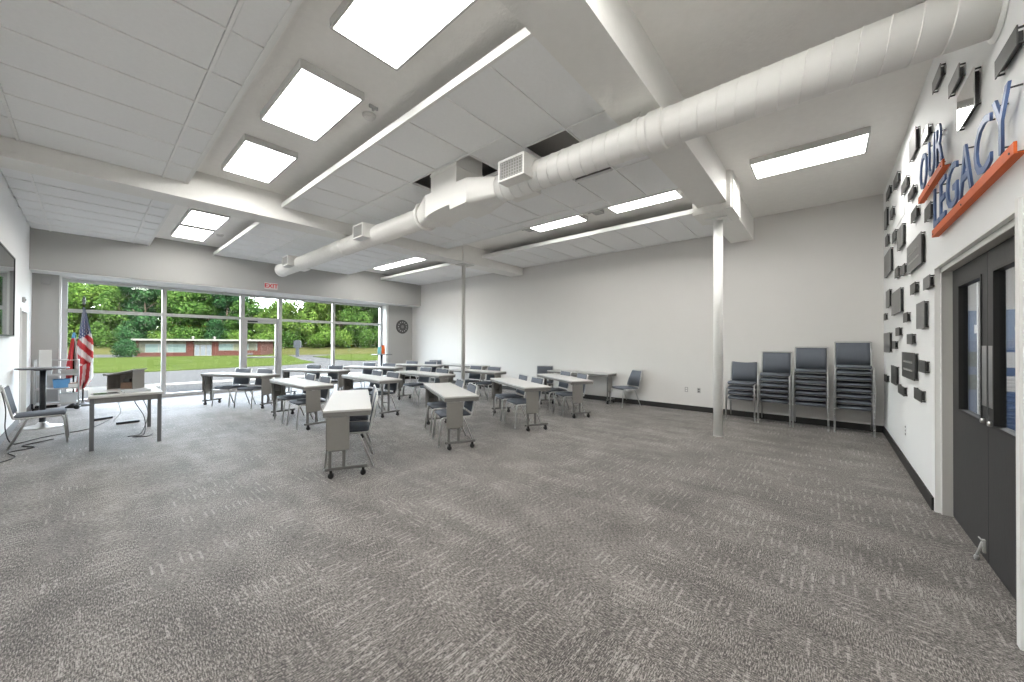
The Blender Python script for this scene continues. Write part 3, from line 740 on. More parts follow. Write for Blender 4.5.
P = [
 (6.04, 5.63, 3.555, 3.795, 'upright grey plaque above the word OUR, first beside it', 'plaque'),
 (5.29, 5.02, 3.44, 3.54, 'small grey plaque directly above the letter O of OUR', 'plaque'),
 (7.34, 6.94, 3.66, 3.80, 'small grey plaque just under the ceiling, second from the corner', 'plaqdk'),
 (6.63, 6.22, 3.37, 3.495, 'small grey plaque third in the slanting upper row of small plaques', 'plaqdk'),
 (6.14, 5.78, 3.14, 3.235, 'small grey plaque just beside the end of the short orange bar', 'plaqdk'),
 (8.19, 7.78, 3.76, 3.89, 'small grey plaque tight under the ceiling in the corner', 'plaqdk'),
 (8.46, 8.14, 3.37, 3.67, 'tall narrow plaque in the top corner by the long wall', 'plaque'),
 (7.73, 7.43, 3.345, 3.48, 'small plaque beside the tall narrow corner plaque', 'plaqdk'),
 (5.94, 5.61, 2.845, 2.96, 'small plaque below the end of the short orange bar', 'plaqdk'),
 (5.19, 4.91, 2.665, 2.795, 'plaque beside the letter L of LEGACY', 'plaqdk'),
 (8.31, 8.01, 3.07, 3.22, 'small plaque below the tall narrow corner plaque', 'plaqdk'),
 (7.49, 7.17, 2.945, 3.09, 'small plaque touching the upper square plaque', 'plaqdk'),
 (7.01, 6.53, 2.745, 3.01, 'square grey plaque above and beside the large lettered plaque', 'plaque'),
 (8.47, 7.66, 2.59, 2.94, 'large square plaque near the corner, level with the lettered plaque', 'plaque'),
 (6.21, 5.36, 2.315, 2.63, 'largest upper plaque with two lines of pale lettering, below LEGACY', 'plaque'),
 (7.24, 6.91, 2.415, 2.545, 'outer one of two small plaques side by side below the square plaque', 'plaqdk'),
 (6.74, 6.39, 2.37, 2.49, 'inner one of two small plaques side by side beside the lettered plaque', 'plaqdk'),
 (5.26, 4.96, 2.03, 2.145, 'small plaque nearest the top corner of the door frame', 'plaque'),
 (6.00, 5.69, 2.06, 2.175, 'small plaque diagonally below the largest upper plaque', 'plaqdk'),
 (8.24, 7.81, 2.08, 2.345, 'upright plaque beside the big square plaque in the middle', 'plaque'),
 (7.58, 6.72, 1.925, 2.24, 'big square plain plaque in the middle of the wall', 'plaque'),
 (5.63, 5.22, 1.67, 1.93, 'upright plain plaque beside the door frame at head height', 'plaque'),
 (8.55, 8.30, 1.905, 2.015, 'tiny plaque at the corner below the upright plaque', 'plaqdk'),
 (6.50, 6.20, 1.775, 1.89, 'small plaque between the big square plaque and the upright plaque', 'plaqdk'),
 (7.17, 6.82, 1.625, 1.735, 'small plaque below the big square plain plaque', 'plaqdk'),
 (6.23, 5.87, 1.515, 1.63, 'small plaque right above the dark white-lettered plaque', 'plaqdk'),
 (8.56, 7.79, 1.39, 1.695, 'square plaque against the corner over the chair stacks', 'plaque'),
 (7.52, 7.20, 1.45, 1.56, 'little plaque overlapping the edge of the corner square plaque', 'plaqdk'),
 (6.61, 5.74, 1.12, 1.42, 'dark square plaque with two lines of white lettering', 'plaqdk'),
 (5.50, 5.18, 1.235, 1.355, 'small dark plaque beside the white-lettered plaque, next to the door', 'plaqdk'),
 (7.64, 7.13, .955, 1.215, 'upright dark plaque lower on the wall by the chair stacks', 'plaqdk'),
 (6.96, 6.46, .88, .995, 'small dark plaque in the lowest row, nearer the corner', 'plaqdk'),
 (5.78, 5.37, .935, 1.055, 'small dark plaque in the lowest row, nearer the door', 'plaqdk'),
 (8.51, 8.14, .92, 1.03, 'small dark plaque half behind the tallest chair stack', 'plaqdk'),
 (4.83, 4.53, 3.705, 3.81, 'small grey plaque near the duct, farther of the pair', 'plaque'),
 (4.27, 3.97, 3.38, 3.485, 'small grey plaque near the duct, nearer of the pair', 'plaque'),
 (4.02, 3.63, 3.01, 3.26, 'polished reflective plaque above the letters AC of LEGACY', 'mirror'),
 (3.25, 2.94, 2.965, 3.065, 'dark long plaque at the top edge above the letter Y', 'plaqdk')]
for xa, xb, z0, z1, lab, m in P:
    ln = ()
    if lab.startswith('largest upper'): ln = (('', .045), ('', .045))
    if lab.startswith('dark square'): ln = (('Larry Nielsen', .085), ('Dad', .085)) if False else (('', .05), ('', .05))
    
    plaque(xa, xb, z0, z1, lab, m, ln)
# lettering: OUR / LEGACY on pegs with orange bars
YL = .045
def letter_obj(txt, xa, xb, z0, z1, label):
    t = thing('sign_letter', label, 'sign letter', ((xa+xb)/2, YP, (z0+z1)/2), 0, 'raised sign letters')
    q = B(); text_mesh(q, txt, 1., Matrix.Identity(4), .012)
    xs = [v.co.x for v in q.bm.verts]; ys = [v.co.y for v in q.bm.verts]
    sx = abs(xa-xb)/(max(xs)-min(xs)); sy = (z1-z0)/(max(ys)-min(ys)); mx_, my_ = (max(xs)+min(xs))/2, (max(ys)+min(ys))/2
    for v in q.bm.verts: v.co = Vector((-(v.co.x-mx_)*sx, YL+v.co.z, (v.co.y-my_)*sy))
    obj('letter_face', q, 'blue', t)
    q = B()
    pegs = {'O': [(0, .46), (0, -.46)], 'U': [(-.42, .4), (.42, .4)], 'R': [(-.4, .4), (-.4, -.4)], 'L': [(.4, .4), (.4, -.4)], 'E': [(.4, .4), (.4, -.4)], 'G': [(0, .46), (0, -.46)], 'A': [(0, .42), (.42, -.45)], 'C': [(0, .46), (0, -.46)], 'Y': [(.4, .42), (-.4, .42), (0, -.4)]}[txt]
    w_, h_ = abs(xa-xb), z1-z0
    if txt == 'R': pegs = [(.4, .4), (.4, -.4)]
    for px, pz in pegs: q = B(); q.cyl((px*w_, 0, pz*h_), (px*w_, YL, pz*h_), .005, 8); obj('peg', q, 'peg', t)
for tx, xa, xb in (('O', 5.27, 4.95), ('U', 4.88, 4.64), ('R', 4.58, 4.36)): letter_obj(tx, xa, xb, 2.97, 3.30, 'blue raised letter ' + tx + ' of the word OUR on the near wall')
for tx, xa, xb in (('L', 4.67, 4.47), ('E', 4.45, 4.27), ('G', 4.24, 3.93), ('A', 3.88, 3.59), ('C', 3.54, 3.24), ('Y', 3.21, 2.97)): letter_obj(tx, xa, xb, 2.495, 2.815, 'blue raised letter ' + tx + ' of the word LEGACY on the near wall')
for xa, xb, z0, z1, lab in ((5.34, 4.33, 2.895, 2.955, 'short orange bar under the word OUR'), (4.72, 2.90, 2.425, 2.485, 'long orange bar under the word LEGACY above the door')):
    t = thing('sign_bar', lab, 'sign bar', ((xa+xb)/2, YP, z0)); w_ = abs(xa-xb)/2
    q = B(); q.box((-w_, .04, 0), (w_, .052, z1-z0), .002); q.box((-w_, 0.012, 0), (w_, .04, .006)); obj('bar', q, 'orange', t)
    for x in (-w_+.05, 0, w_-.05): q = B(); q.tube([(x, 0, .02), (x, .056, .02)], .006, 8); obj('peg', q, 'peg', t)
q = B(); q.box((-.33, 0, -.16), (.33, .004, .16), .001); tag(obj('access_panel', q, 'wallcool', None, (6.97, YN, 3.30)), 'flat painted access panel among the upper plaques', 'access panel')
# wall outlets
def outlet(loc, rz, lab, kind='duplex', m='plate'):
    t = thing('wall_outlet', lab, 'outlet', loc, rz); q = B(); q.box((-.036, 0, -.058), (.036, .007, .058), .003); obj('cover_plate', q, m, t)
    q = B()
    for z in (-.024, .024): q.box((-.016, .007, z-.014), (.016, .010, z+.014), .002)
    obj('socket', q, 'plaqdk' if kind == 'dark' else 'sensor', t)
outlet((XR, 2.44, .47), R(90), 'wall outlet on the long white wall, farther from the column'); outlet((XR, 2.18, .47), R(90), 'dark wall outlet on the long white wall, nearer the column', 'dark')
t = thing('wall_outlet', 'three small dark jacks in a column low on the near wall', 'outlet', (6.59, YN, .45)); q = B(); q.box((-.03, 0, -.06), (.03, .004, .06), .002); obj('cover_plate', q, 'wallcool', t)
for z in (-.045, 0, .045): q = B(); q.lathe([(.013, .004), (.010, .009)], (0, 0, z), 10, axis='y'); obj('jack', q, 'plaqdk', t)

# ---------------------------------------------------------------- window-wall fittings
t = thing('exit_sign', 'white exit sign with red EXIT letters on the header above the glass door', 'exit sign', (3.55, YH, 3.19))
q = B(); q.box((-.17, -.05, -.095), (.17, 0, .095), .006); obj('housing', q, 'exitbox', t)
q = B(); text_mesh(q, 'EXIT', .17, Matrix.Translation((0, -.052, 0)) @ Matrix.Rotation(R(90), 4, 'X'), .004, bold=.004); obj('letters', q, 'exitred', t)
t = thing('wall_medallion', 'round dark medallion on the grey wall beside the window', 'medallion', (8.43, YA, 2.17))
q = B(); q.lathe([(.275, 0), (.285, -.01), (.28, -.03), (.25, -.035)], seg=40, axis='y'); obj('rim', q, 'plaqdk', t)
q = B(); q.lathe([(.25, -.02), (.245, -.03), (.17, -.03), (.165, -.022), (.16, -.03), (.05, -.036)], seg=40, axis='y'); obj('relief', q, 'plaque', t)
q = B()
for k in range(12):
    a = 2*math.pi*k/12; q.box((.19*math.cos(a)-.022, -.04, .19*math.sin(a)-.022), (.19*math.cos(a)+.022, -.028, .19*math.sin(a)+.022), .004)
obj('rim_marks', q, 'grille', t)
t = thing('wall_speaker', 'small square grey speaker high on the grey alcove wall', 'speaker', (-.66, YA, 2.86)); q = B(); q.box((-.07, -.05, -.08), (.07, 0, .08), .008); obj('housing', q, 'grille', t); q = B(); q.box((-.05, -.055, -.055), (.05, -.05, .055), .002); obj('speaker_grille', q, 'plate', t)
t = thing('wall_sensor', 'small grey sensor on the left wall above the side door', 'sensor', (XL, 11.60, 2.29)); q = B(); q.box((0, -.06, -.05), (.035, .06, .05), .006); obj('housing', q, 'plate', t); q = B(); q.lathe([(.022, .035), (.015, .045)], seg=12, axis='x'); obj('lens', q, 'plaqdk', t)
t = thing('wall_screen', 'large glossy wall screen on the left wall reflecting the window', 'screen', (XL, 8.85, 2.205))
q = B(); q.box((.012, -1.05, -.61), (.045, 1.05, .61), .003); obj('panel', q, 'screen', t)
q = B(); e = .018
q.box((.0, -1.07, -.63), (.052, 1.07, -.61)); q.box((.0, -1.07, .61), (.052, 1.07, .63)); q.box((0, -1.07, -.61), (.052, -1.05, .61)); q.box((0, 1.05, -.61), (.052, 1.07, .61)); obj('bezel', q, 'black', t)
outlet((XL, 9.15, .80), R(-90), 'wall outlet with a cable behind the lone chair on the left wall')

# ---------------------------------------------------------------- presenter corner
t = thing('desk', 'grey-edged desk with dark square legs carrying the lectern', 'desk', (.36, 8.36, 0))
q = B(); q.box((-.375, -.76, .715), (.375, .76, .75), .006); obj('desktop', q, 'laminate', t)
q = B(); q.box((-.35, -.735, .64), (.35, -.715, .714)); q.box((-.35, .715, .64), (.35, .735, .714)); q.box((-.35, -.715, .64), (-.33, .715, .714)); q.box((.33, -.715, .64), (.35, .715, .714)); obj('apron', q, 'edge', t)
for sx in (-1, 1):
    for sy in (-1, 1):
        q = B(); x, y = sx*.335, sy*.72; q.box((x-.022, y-.022, .012), (x+.022, y+.022, .714), .004); q.box((x-.024, y-.024, 0), (x+.024, y+.024, .02), .003); obj('leg', q, 'dgrey', t)
t = thing('tabletop_lectern', 'brown-grey tabletop lectern with slanted pale top on the desk', 'lectern', (.38, 8.50, .7505), R(-38)); t.scale = (.68, .74, .84)
q = B()
def lz(x): return .255+.095*(x+.25)/.5
cv = [(-.05, .10), (-.20, .09), (-.245, .06), (-.26, .0), (-.245, -.12), (-.235, -.16)]
q2 = [(x, y) for x, y in [(-.235, -.17), (-.255, -.10), (-.262, 0), (-.25, .08), (-.21, .13), (-.10, .16), (.24, .17), (.255, .16), (.262, -.16)]]
inner = [(x*.93, y*.9-.004 if y > 0 else y) for x, y in q2]
for i in range(len(q2)-1):
    a, c = q2[i], q2[i+1]; ia, ic = inner[i], inner[i+1]
    v = [q.bm.verts.new((p[0], p[1], z)) for p, z in ((a, 0), (c, 0), (c, lz(c[0])), (a, lz(a[0])), (ia, 0), (ic, 0), (ic, lz(ic[0])), (ia, lz(ia[0])))]
    for idx in ((0, 1, 2, 3), (5, 4, 7, 6), (3, 2, 6, 7), (1, 0, 4, 5)): q.bm.faces.new([v[k] for k in idx])
    if i == 0: q.bm.faces.new([v[k] for k in (0, 3, 7, 4)])
    if i == len(q2)-2: q.bm.faces.new([v[k] for k in (2, 1, 5, 6)])
obj('cabinet', q, 'lectern', t)
q = B(); 
tp = [(-.285, -.20), (.285, -.20), (.285, .20), (-.285, .20)]
q.prism([(x, y, lz(x)+.001) for x, y in tp], (-.003, 0, .018)); obj('reading_top', q, 'lecttop', t)
q = B(); q.box((-.292, -.2, lz(-.285)+.004), (-.278, .2, lz(-.285)+.045), .003); obj('book_stop', q, 'dgrey', t)
t = thing('carton', 'small brown box sitting inside the lectern', 'box', (.415, 8.47, .7545), R(-38)); t.scale = (.75, .8, .85); q = B(); q.box((-.11, -.06, 0), (.09, .07, .11), .006); obj('body', q, 'carton', t); q = B(); q.box((-.10, -.02, .11), (.08, .03, .113)); obj('lid_flap', q, 'carton', t)
t = thing('black_gadget', 'small dark device on top of the brown box in the lectern', 'device', (.405, 8.475, .853), R(-38)); t.scale = (.75, .8, .8); q = B(); q.box((-.06, -.05, 0), (.06, .05, .07), .012); obj('body', q, 'plaqdk', t); q = B(); q.tube([(-.05, 0, .068), (-.045, 0, .105), (.045, 0, .105), (.05, 0, .068)], .006, 8); obj('handle', q, 'dgrey', t)
t = thing('tablet', 'flat dark tablet lying at the corner of the desk', 'tablet', (.15, 7.83, .7505), R(8)); q = B(); q.box((-.13, -.09, 0), (.13, .09, .010), .003); obj('case', q, 'dgrey', t); q = B(); q.box((-.12, -.08, .010), (.12, .08, .0108)); obj('glass', q, 'screen', t)
t = thing('paper_tray', 'flat pale tray on the desk in front of the lectern', 'tray', (.46, 7.90, .7505), R(8)); q = B(); q.box((-.14, -.11, 0), (.14, .11, .014), .003); q.box((-.14, -.11, .014), (.14, -.10, .03)); q.box((-.14, .10, .014), (.14, .11, .03)); obj('tray', q, 'clearbin', t)
# bistro table
t = thing('pedestal_table', 'tall round pedestal table with black column beside the left wall', 'table', (-.535, 10.4, 0))
q = B(); q.lathe([(.29, 1.012), (.302, 1.018), (.302, 1.032), (.292, 1.038)], seg=40); obj('tabletop', q, 'dgrey', t)
q = B(); q.cyl((0, 0, .03), (0, 0, 1.01), .038, 20); q.lathe([(.10, .99), (.11, 1.011)], seg=20); obj('column', q, 'black', t)
q = B(); q.lathe([(.23, 0), (.235, .008), (.20, .02), (.08, .045), (.042, .09)], seg=36); obj('base_disc', q, 'steel', t)
t = thing('sign_holder', 'white upright card holder on the tall pedestal table', 'card holder', (-.51, 10.38, 1.0385), R(18)); q = B(); q.box((-.07, -.012, .01), (.07, .012, .31), .004); obj('card', q, 'paper', t); q = B(); q.box((-.075, -.05, 0), (.075, .05, .012), .003); obj('foot', q, 'clearbin', t)
# chrome cart
t = thing('utility_cart', 'chrome wire cart with shelves of supplies between the side wall and the flag', 'cart', (-.46, 12.80, 0))
q = B()
for sx in (-1, 1):
    for sy in (-1, 1): q.tube([(sx*.30, sy*.22, .09), (sx*.30, sy*.22, 1.10)], .011, 8)
q.cyl((-.30, -.22, 1.09), (.30, -.22, 1.09), .009, 8); q.cyl((-.30, .22, 1.09), (.30, .22, 1.09), .009, 8)
for sx in (-1, 1): q.tube([(sx*.30, -.22, 1.09), (sx*.30, .22, 1.09)], .009, 8)
obj('frame', q, 'chrome', t)
for z in (.14, .46, .76):
    q = B(); q.box((-.295, -.215, z), (.295, .215, z+.012)); q.box((-.3, -.225, z-.004), (.3, -.213, z+.03)); q.box((-.3, .213, z-.004), (.3, .225, z+.03)); obj('shelf', q, 'chrome', t)
for sx in (-1, 1):
    for sy in (-1, 1):
        c = B(); c.lathe([(.015, -.012), (.045, -.011), (.045, .011), (.015, .012)], (sx*.28, sy*.20, .045), 14, axis='y'); c.box((sx*.28-.012, sy*.2-.016, .06), (sx*.28+.012, sy*.2+.016, .092)); obj('caster', c, 'rubber', t)
def bin_(name, loc, w_, d_, h_, m, lab, cat):
    t = thing(name, lab, cat, loc); q = B()
    a = [(-w_*.43, -d_*.43, 0), (w_*.43, -d_*.43, 0), (w_*.43, d_*.43, 0), (-w_*.43, d_*.43, 0)]; bb = [(x*1.16, y*1.16, h_) for x, y, z in a]
    V = [q.bm.verts.new(p) for p in a+bb]; q.bm.faces.new(V[:4][::-1])
    ins = [q.bm.verts.new((p[0]*.92, p[1]*.92, h_)) for p in bb]; ib = [q.bm.verts.new((p[0]*.9, p[1]*.9, .01)) for p in a]
    for i in range(4):
        j = (i+1) % 4; q.bm.faces.new((V[i], V[j], V[4+j], V[4+i])); q.bm.faces.new((V[4+i], V[4+j], ins[j], ins[i])); q.bm.faces.new((ins[i], ins[j], ib[j], ib[i]))
    q.bm.faces.new(ib); obj('tub', q, m, t)
    q = B(); q.box((-w_*.52, -d_*.52, h_-.012), (-w_*.47, d_*.52, h_)); q.box((w_*.47, -d_*.52, h_-.012), (w_*.52, d_*.52, h_)); obj('rim', q, m, t)
bin_('plastic_bin', (-.40, 12.72, .4725), .24, .26, .20, 'bluebin', 'blue plastic bin on the middle shelf of the chrome cart', 'bin')
bin_('plastic_tub', (-.64, 12.78, .7725), .22, .3, .14, 'clearbin', 'milky plastic tub on the upper cart shelf nearer the wall', 'tub')
bin_('supply_tray', (-.29, 12.78, .7725), .26, .3, .10, 'plate', 'grey supply tray on the upper cart shelf nearer the flag', 'tray')
bin_('storage_box', (-.30, 12.76, .1525), .26, .3, .20, 'clearbin', 'milky storage box on the bottom shelf of the chrome cart', 'box')
t = thing('paper_stack', 'stack of papers and booklets on the middle cart shelf', 'papers', (-.24, 12.70, .4725), .1)
q = B()
for i in range(8): q.box((-.07+random.uniform(-.006, .006), -.12, i*.012), (.07+random.uniform(-.006, .006), .12, i*.012+.011))
obj('sheets', q, 'paper', t); q = B(); q.box((-.068, -.115, .0965), (.068, .115, .11), .002); obj('booklet', q, 'carton', t)
# flags
t = thing('flag_stand', 'stars and stripes flag on a dark pole standing before the window', 'flag', (-.10, 13.20, 0))
q = B(); q.lathe([(.17, 0), (.17, .02), (.10, .05), (.03, .07), (.02, .12)], seg=28); obj('base', q, 'plaqdk', t)
q = B(); q.cyl((0, 0, .05), (0, 0, 2.36), .014, 12); obj('pole', q, 'bark', t)
q = B(); q.lathe([(.012, 2.36), (.03, 2.38), (.03, 2.40), (.012, 2.42), (.03, 2.46), (.028, 2.50), (.004, 2.58)], seg=14); obj('finial', q, 'dgrey', t)
def us(u, v):          # u down, v across
    z = 2.30-1.92*u
    wR = .015+.135*min(1, u/.45)**.9 if u < .9 else .15-.25*(u-.9)/.1*.3
    wL = -.012-.09*min(1, u/.45)
    if u > .8: wL -= 0.0
    x = wL+(wR-wL)*v
    fold = .07*math.sin(v*math.pi*3.2+u*3)*min(1, u*2.2)
    return Vector((x, -.03+fold-.05*v, z - .10*(1-v)*u + (.10*v*u)))
def uscol(u, v):
    if u < .38-.05*(v): 
        return 2 if not ((int(u*52)+int(v*7)) % 2 == 0 and int(v*14) % 2 == 0) else 1
    k = (u*11.5 - v*2.6) if u < .70 else (v*4.2+u*2)
    return 0 if int(math.floor(k)) % 2 == 0 else 1
q = B(); q.grid(us, 72, 28, uscol); cl = obj('cloth', q, ['red', 'flagwhite', 'flagblue'], t)
sm = cl.modifiers.new('thickness', 'SOLIDIFY'); sm.thickness = .004
t = thing('flag_stand', 'red and white flag hanging just behind the stars and stripes', 'flag', (-.24, 13.0, 0))
q = B(); q.lathe([(.12, 0), (.12, .02), (.07, .05), (.02, .1)], seg=28); obj('base', q, 'plaqdk', t)
q = B(); q.cyl((0, 0, .05), (0, 0, 1.80), .013, 12); obj('pole', q, 'bark', t)
def fl2(u, v):
    z = 1.70-.96*u; wR = .02+.06*u; wL = -.02-.09*min(1, u*1.4); x = wL+(wR-wL)*v
    return Vector((x, -.02+.05*math.sin(v*math.pi*3+u*2)*min(1, u*2), z-.12*(1-v)*u))
q = B(); q.grid(fl2, 40, 18, lambda u, v: 2 if (u < .12) else (1 if v > .68 else 0)); cl = obj('cloth', q, ['red', 'flagwhite', 'bluebin'], t)
sm = cl.modifiers.new('thickness', 'SOLIDIFY'); sm.thickness = .004
# small tall table by the right window end
t = thing('pedestal_table', 'small tall pedestal table with dark column at the far end of the window', 'table', (7.05, 12.45, 0))
q = B(); q.lathe([(.36, 1.055), (.375, 1.06), (.375, 1.072), (.365, 1.078)], seg=36); obj('tabletop', q, 'dgrey', t)
q = B(); q.cyl((0, 0, .03), (0, 0, 1.056), .035, 16); obj('column', q, 'black', t)
q = B(); q.lathe([(.27, 0), (.275, .008), (.2, .02), (.04, .06)], seg=30); obj('base_disc', q, 'black', t)
t = thing('brochure_holder', 'orange and teal brochure holder on the small tall table', 'brochure holder', (7.02, 12.43, 1.0785), R(-30)); q = B(); q.box((-.13, -.05, 0), (.13, .05, .02), .004); q.box((-.13, .03, .02), (.13, .05, .20), .003); obj('stand', q, 'clearbin', t)
q = B(); q.box((-.12, -.03, .02), (.0, .02, .28), .003); obj('brochure', q, 'teal', t); q = B(); q.box((.005, -.03, .02), (.12, .02, .34), .003); obj('brochure', q, 'orange', t)
# cables and power strips
def cable(pts, lab, m='cable', r=.005, name='floor_cable'):
    P_ = [Vector(p) for p in pts]; out = []
    for i in range(len(P_)-1):
        p0, p1, p2, p3 = P_[max(i-1, 0)], P_[i], P_[i+1], P_[min(i+2, len(P_)-1)]
        for k in range(6):
            u = k/6; out.append(.5*((2*p1)+(-p0+p2)*u+(2*p0-5*p1+4*p2-p3)*u*u+(-p0+3*p1-3*p2+p3)*u**3))
    out.append(P_[-1])
    for v in out: v.z = max(v.z, r*1.05)
    q = B(); q.tube(out, r, 6); return tag(obj(name, q, m), lab, 'cable')
cable([(-.845, 9.15, .78), (-.80, 9.1, .5), (-.79, 9.0, .2), (-.7, 8.9, .005), (-.45, 9.25, .005), (-.05, 9.5, .005), (.12, 9.9, .005), (.25, 10.4, .005)], 'dark cable running from the wall outlet across the floor past the chair', r=.007)
cable([(-.78, 7.6, .005), (-.62, 7.9, .005), (-.70, 8.3, .005), (-.5, 8.45, .005), (-.62, 8.7, .005), (-.35, 8.95, .005)], 'dark cable looping on the floor under the lone chair', r=.007)
cable([(.30, 10.0, .03), (.38, 9.9, .2), (.33, 9.4, .45), (.30, 9.08, .70)], 'thin pale cord hanging from the near end of the desk to the power strip', 'wcable', .004)
cable([(.52, 8.9, .64), (.50, 8.85, .5), (.60, 8.6, .25), (.58, 8.3, .02), (.45, 8.25, .005), (.60, 8.15, .005), (.68, 8.3, .005)], 'tangle of dark cords dropping under the desk', r=.006)
cable([(.55, 8.95, .64), (.66, 8.8, .3), (.55, 8.4, .02), (.40, 8.35, .005)], 'thin dark cord beside the tangle under the desk', r=.005)
for (x, y, rz, lab) in ((.16, 10.55, .5, 'black power strip on the carpet behind the lone chair'), (.47, 9.75, .1, 'black power strip on the carpet under the far side of the desk')):
    t = thing('power_strip', lab, 'power strip', (x, y, 0), rz); q = B(); q.box((-.15, -.03, 0), (.15, .03, .04), .006); obj('body', q, 'black', t)
    q = B()
    for k in range(5): q.box((-.12+k*.05, -.014, .04), (-.09+k*.05, .014, .043))
    obj('sockets', q, 'dgrey', t)

# ---------------------------------------------------------------- outside
def gz(y): return -.10-.0145*max(0., min(y, 92.)-14.)
b = B()
ys = [13.72, 14, 92, 98, 240]; xs = [-160, 260]
for i in range(len(ys)-1):
    b.face([(xs[0], ys[i], gz(ys[i])), (xs[1], ys[i], gz(ys[i])), (xs[1], ys[i+1], gz(ys[i+1])), (xs[0], ys[i+1], gz(ys[i+1]))])
g = struct('ground_road_outside', b, 'asphalt')
b = B(); b.prism([(-12, 13.73, -.09), (22, 13.73, -.09), (22, 17.2, -.13), (-12, 17.2, -.13)], (0, 0, -.3)); struct('path_sidewalk_outside', b, 'concrete')
b = B(); b.prism([(-14, 19.5, gz(19.5)+.05), (24, 19.2, gz(19.2)+.05), (24, 19.5, gz(19.5)+.05), (-14, 19.8, gz(19.8)+.05)], (0, 0, -.3)); struct('path_kerb_outside', b, 'curb')
def slab(name, pts, m, h=.06, kind='structure'):
    b = B(); top = [(x, y, gz(y)+h) for x, y in pts]; b.prism(top, (0, 0, -.5))
    bmesh.ops.triangulate(b.bm, faces=[f for f in b.bm.faces if len(f.verts) > 4])
    o = struct(name, b, m); return o
slab('lawn_outside', [(-60, 33), (-1.1, 33.3), (2.4, 31.5), (4.9, 32.2), (7.4, 33.4), (10.5, 34.2), (12.4, 35.3), (14.4, 38), (15.1, 41.2), (16, 46), (18.6, 55), (23.4, 72), (26.5, 84), (27, 91.5), (-60, 91.5)], 'lawn')
slab('lawn_outside_right', [(24, 64), (21, 50.5), (19.3, 45), (18.6, 40), (19.5, 37.8), (22, 38), (40, 44), (80, 60), (110, 90), (46, 84), (32, 74)], 'lawn')
b = B(); pr = [(88, gz(88)), (92, gz(92)), (98, gz(98))]
# grassy bank rising to the trees: parallel to the picture's far side
f_ = Vector((.756, .654, 0)); r_ = Vector((.654, -.756, 0))
def FD(d, l, z): return f_*d + r_*l + Vector((0, 0, z))
for (d0, z0, d1, z1) in ((76, -1.25, 84, -.8), (84, -.8, 92, .3), (92, .3, 130, 1.2)):
    for k in range(10):
        l0, l1 = -150+k*17, -133+k*17
        b.face([FD(d0, l0, z0), FD(d0, l1, z0), FD(d1, l1, z1), FD(d1, l0, z1)])
struct('lawn_bank_outside', b, 'bank')

# the brick building across the road
A, Bp = Vector((5.5, 96., 0)), Vector((23.7, 85.7, 0))
ex = (Bp-A).normalized(); L_ = 19.5; zb = -1.24
bt = thing('brick_building', 'low red brick building with flat pale roof across the lawn', 'building', (A.x, A.y, zb), math.atan2(ex.y, ex.x))
H = 2.95
def wallrun(x0, x1, z0, z1, q, y0=0, y1=.3): q.box((x0, y0, z0), (x1, y1, z1))
q = B()
dx = 8.6; dw = 2.9
q.box((0, 0, -.3), (dx, .3, .72)); q.box((dx+dw, 0, -.3), (L_, .3, .72))
q.box((0, -.02, .72), (.35, .3, H)); q.box((L_-.5, -.02, .72), (L_, .3, H)); q.box((dx-1.1, -.06, -.3), (dx, .3, H)); q.box((dx+dw, -.06, -.3), (dx+dw+1.0, .3, H))
q.box((0, .3, -.3), (.3, 9, H)); q.box((L_-.3, .3, -.3), (L_, 9, H)); q.box((.3, 8.7, -.3), (L_-.3, 9, H)); obj('wall', q, 'brick', bt)
q = B(); q.box((.35, .06, 2.35), (dx-1.1, .28, H)); q.box((dx+dw+1.0, .06, 2.45), (L_-.5, .28, H)); q.box((dx, .06, 2.3), (dx+dw, .28, H)); q.box((.35, .06, .72), (1.3, .28, 2.35)); q.box((dx+dw+6.1, .06, .9), (dx+dw+7.2, .28, 2.45)); obj('panel', q, 'panel', bt)
q = B(); q.box((-.25, -1.0, H), (L_+.8, 9.8, H+.34), .03); obj('roof', q, 'fascia', bt)
def bwin(x0, x1, z0, z1, m):
    q = B(); e = .06
    q.box((x0, .04, z0), (x1, .12, z0+e)); q.box((x0, .04, z1-e), (x1, .12, z1)); q.box((x0, .04, z0+e), (x0+e, .12, z1-e)); q.box((x1-e, .04, z0+e), (x1, .12, z1-e)); w_ = obj('window', q, 'fascia', bt)
    q = B(); q.box((x0+e, .07, z0+e), (x1-e, .1, z1-e)); obj('pane', q, m, w_)
for x0, x1, m in ((1.3, 3.3, 'curtain'), (3.3, 4.6, 'curtain'), (4.6, 7.4, 'curtain')): bwin(x0, x1, .74, 2.35, m)
for x0, x1, m in ((dx+dw+1.05, dx+dw+3.4, 'curtain'), (dx+dw+3.4, dx+dw+4.6, 'curtainy'), (dx+dw+4.6, dx+dw+6.0, 'curtain'), (dx+dw+7.2, L_-.55, 'curtain')): bwin(x0, x1, 1.1, 2.45, m)
q = B(); q.box((dx+dw+1.0, .05, .72), (L_-.5, .28, 1.1)); obj('wall', q, 'brick', bt)
q = B(); q.box((L_-3.0, -.5, .30), (L_-1.2, -.35, .62)); q.box((L_-2.9, -.48, -.2), (L_-2.8, -.38, .30)); q.box((L_-1.4, -.48, -.2), (L_-1.3, -.38, .30)); tag(obj('bench', q, 'doorblk', bt))
q = B()
for i in range(3):
    x0 = dx+.1+i*.92; q.box((x0, .0, 0), (x0+.07, .1, 2.25)); q.box((x0+.8, .0, 0), (x0+.87, .1, 2.25)); q.box((x0+.07, .0, 2.15), (x0+.8, .1, 2.25)); q.box((x0+.07, 0, 0), (x0+.8, .1, .2))
dd = obj('entrance_door', q, 'fascia', bt)
q = B()
for i in range(3): q.box((dx+.17+i*.92, .04, .2), (dx+.9+i*.92, .06, 2.15))
obj('pane', q, 'darkglass', dd)
q = B()
